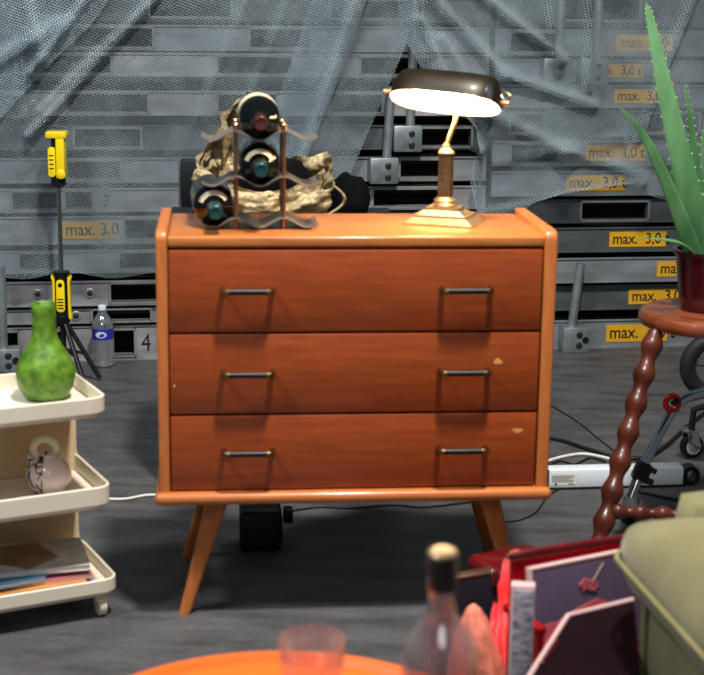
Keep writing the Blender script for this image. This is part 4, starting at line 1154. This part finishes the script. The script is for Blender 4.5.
for a_, b_ in zip(rows, rows[1:]):
    for k in range(nn): bm.faces.new((a_[k], a_[k+1], b_[k+1], b_[k]))
rcl = obj('red_cloth', bm, 'red_satin', auto=180); tag(rcl, 'bright red satin cloth falling from the dark red case beside the silver spined box', 'cloth')
sm_ = rcl.modifiers.new('thickness', 'SOLIDIFY'); sm_.thickness = .003
sc0 = at_y(480, 640, 2.40)
bm = bmesh.new(); bmesh.ops.create_icosphere(bm, subdivisions=5, radius=1)
zt = at_y(478, 600, 2.42).z
for v in bm.verts:
    c = v.co.copy(); n_ = noise.fractal(c*2.2, 1, 2, 4)*.10 + (noise.ridged_multi_fractal(Vector((c.x*2.5, c.y*2.5, c.z*.8)), 1, 2, 3, 1, 2)-.8)*.07
    t = (c.z+1)/2
    v.co = Vector((c.x*(.062-.028*t) , c.y*(.05-.02*t), 0))*(1+n_) + Vector((-.012*t, 0, max(0, zt*t + n_*.02)))
tag(obj('salmon_cloth', bm, 'salmon_cloth', loc=(sc0.x, 2.40, 0), auto=70), 'rumpled salmon-pink cloth bundle between the liquor bottle and the red crate', 'cloth')

# ------------------------------------------------------------------ coffee table with tumbler and bottle
TZ = .40
fp = at_z(292, 650, TZ); RT = .29
tbl = thing('coffee_table', 'round orange lacquered coffee table at the bottom of the view', 'table', (fp.x-.005, fp.y-RT, 0), 0)
obj('tabletop', L([(0, TZ-.03), (RT-.02, TZ-.03), (RT-.004, TZ-.026), (RT, TZ-.014), (RT, TZ-.004), (RT-.004, TZ), (RT-.012, TZ-.001), (RT-.02, TZ-.010), (RT-.03, TZ-.012), (0, TZ-.012)], 96), 'orange', tbl)
for k in range(4):
    a_ = PI/4 + k*PI/2
    obj('leg', T([(RT*.6*math.cos(a_), RT*.6*math.sin(a_), TZ-.03), (RT*.85*math.cos(a_), RT*.85*math.sin(a_), 0)], [.018, .012], 14), 'orange', tbl)
TS = TZ-.0118
gp = at_y(312, 638, 1.80)
tg = thing('tumbler', 'clear glass tumbler on the orange coffee table', 'glass', (gp.x, 1.80, TS), 0)
gh = gp.z - TS; gr_ = .0425
obj('glass', L([(0, 0), (.034, 0), (.037, .003), (gr_, gh-.001), (gr_-.0008, gh), (gr_-.0018, gh-.001), (.0345, .012), (.030, .009), (0, .009)], 48), 'glass', tg, auto=50)
bpz = at_y(443, 549, 1.56)
lbt = thing('liquor_bottle', 'clear glass liquor bottle with dark cap on the orange coffee table', 'bottle', (bpz.x, 1.56, TS), 0)
bh = bpz.z - TS
k = bh/.30
pr = [(0, .004), (.036, 0), (.042, .004), (.043, .012), (.043, .165), (.041, .185), (.034, .203), (.024, .217), (.0165, .228), (.0145, .24), (.0140, .262), (.0155, .264), (.0155, .270), (.0125, .272), (.0125, .285)]
inn = [(.0095, .285), (.0095, .262), (.0115, .24), (.0140, .228), (.0215, .216), (.0315, .201), (.0385, .184), (.0405, .165), (.0405, .014), (0, .012)]
obj('glass_body', L([(r, z*k) for r, z in pr+inn], 56, close=False), 'liquor', lbt, auto=50)
cp_ = obj('cap', L([(.0163, .256*k), (.0168, .258*k), (.0168, .293*k), (.0160, .294*k), (0, .294*k)], 40), 'cap_dark', lbt)
obj('cap_top', L([(.0160, .293*k), (.0160, .297*k), (.0135, .2995*k), (0, .30*k)], 40), 'cap_highlight', cp_)  # gold colour paints the bright highlight on top of the cap
bm = bmesh.new(); n = 30; rows = [[bm.verts.new((.0434*math.cos(PI*1.1+PI*.8*q/n), .0434*math.sin(PI*1.1+PI*.8*q/n), z*k)) for q in range(n+1)] for z in (.05, .155)]
for q in range(n): bm.faces.new((rows[0][q], rows[0][q+1], rows[1][q+1], rows[1][q]))
obj('label', bm, 'white_paper', lbt)

# ------------------------------------------------------------------ light
def area(name, loc, target, size, energy, col):
    l = bpy.data.lights.new(name, 'AREA'); l.shape = 'DISK'; l.size = size; l.energy = energy; l.color = col
    o = bpy.data.objects.new(name, l); C.objects.link(o); o.location = loc
    o.rotation_euler = (Vector(target)-Vector(loc)).to_track_quat('-Z', 'Y').to_euler(); return o
area('hall_or_fill_light', (.36, 2.1, 4.1), (0, 3.6, .4), .32, 235, (1, .96, .91))
area('hall_or_fill_light', (-2.2, 1.6, 3.9), (-.3, 4.6, .5), .5, 85, (.86, .94, 1))
area('hall_or_fill_light', (-1.3, .5, 2.7), (.1, 1.7, .5), .2, 7, (1, .97, .95))  # small added light, gives the liquor bottle a glint on its left
area('hall_or_fill_light', (.2, -1.2, 3.2), (0, 3.2, .5), 1.6, 16, (.95, .97, 1))  # added broad fill from the camera side, no visible source
pl = bpy.data.lights.new('lamp_glow', 'POINT'); pl.energy = 7; pl.color = (1, .74, .42); pl.shadow_soft_size = .012
po = bpy.data.objects.new('lamp_glow', pl); C.objects.link(po); po.parent = la; po.location = SM @ Vector((0, 0, .004))
w = bpy.data.worlds.new('World'); bpy.context.scene.world = w; w.use_nodes = True
w.node_tree.nodes['Background'].inputs[0].default_value = (.62, .78, .95, 1); w.node_tree.nodes['Background'].inputs[1].default_value = .13

# ------------------------------------------------------------------ camera
cam = bpy.data.cameras.new('Camera'); co = bpy.data.objects.new('Camera', cam); C.objects.link(co)
cam.sensor_fit = 'HORIZONTAL'; cam.sensor_width = 36; cam.lens = F/704*36; cam.clip_end = 60
co.matrix_world = Matrix.Translation((0, 0, H)) @ Matrix.Rotation(PI/2 - PITCH, 4, 'X') @ Matrix.Rotation(ROLL, 4, 'Z')
cam.dof.use_dof = True; cam.dof.focus_distance = 4.9; cam.dof.aperture_fstop = cam.lens/14.0
sc = bpy.context.scene; sc.camera = co
sc.view_settings.view_transform = 'Standard'; sc.view_settings.look = 'None'; sc.view_settings.exposure = 0; sc.view_settings.gamma = 1
sc.cycles.max_bounces = 14; sc.cycles.transparent_max_bounces = 24; sc.cycles.transmission_bounces = 10
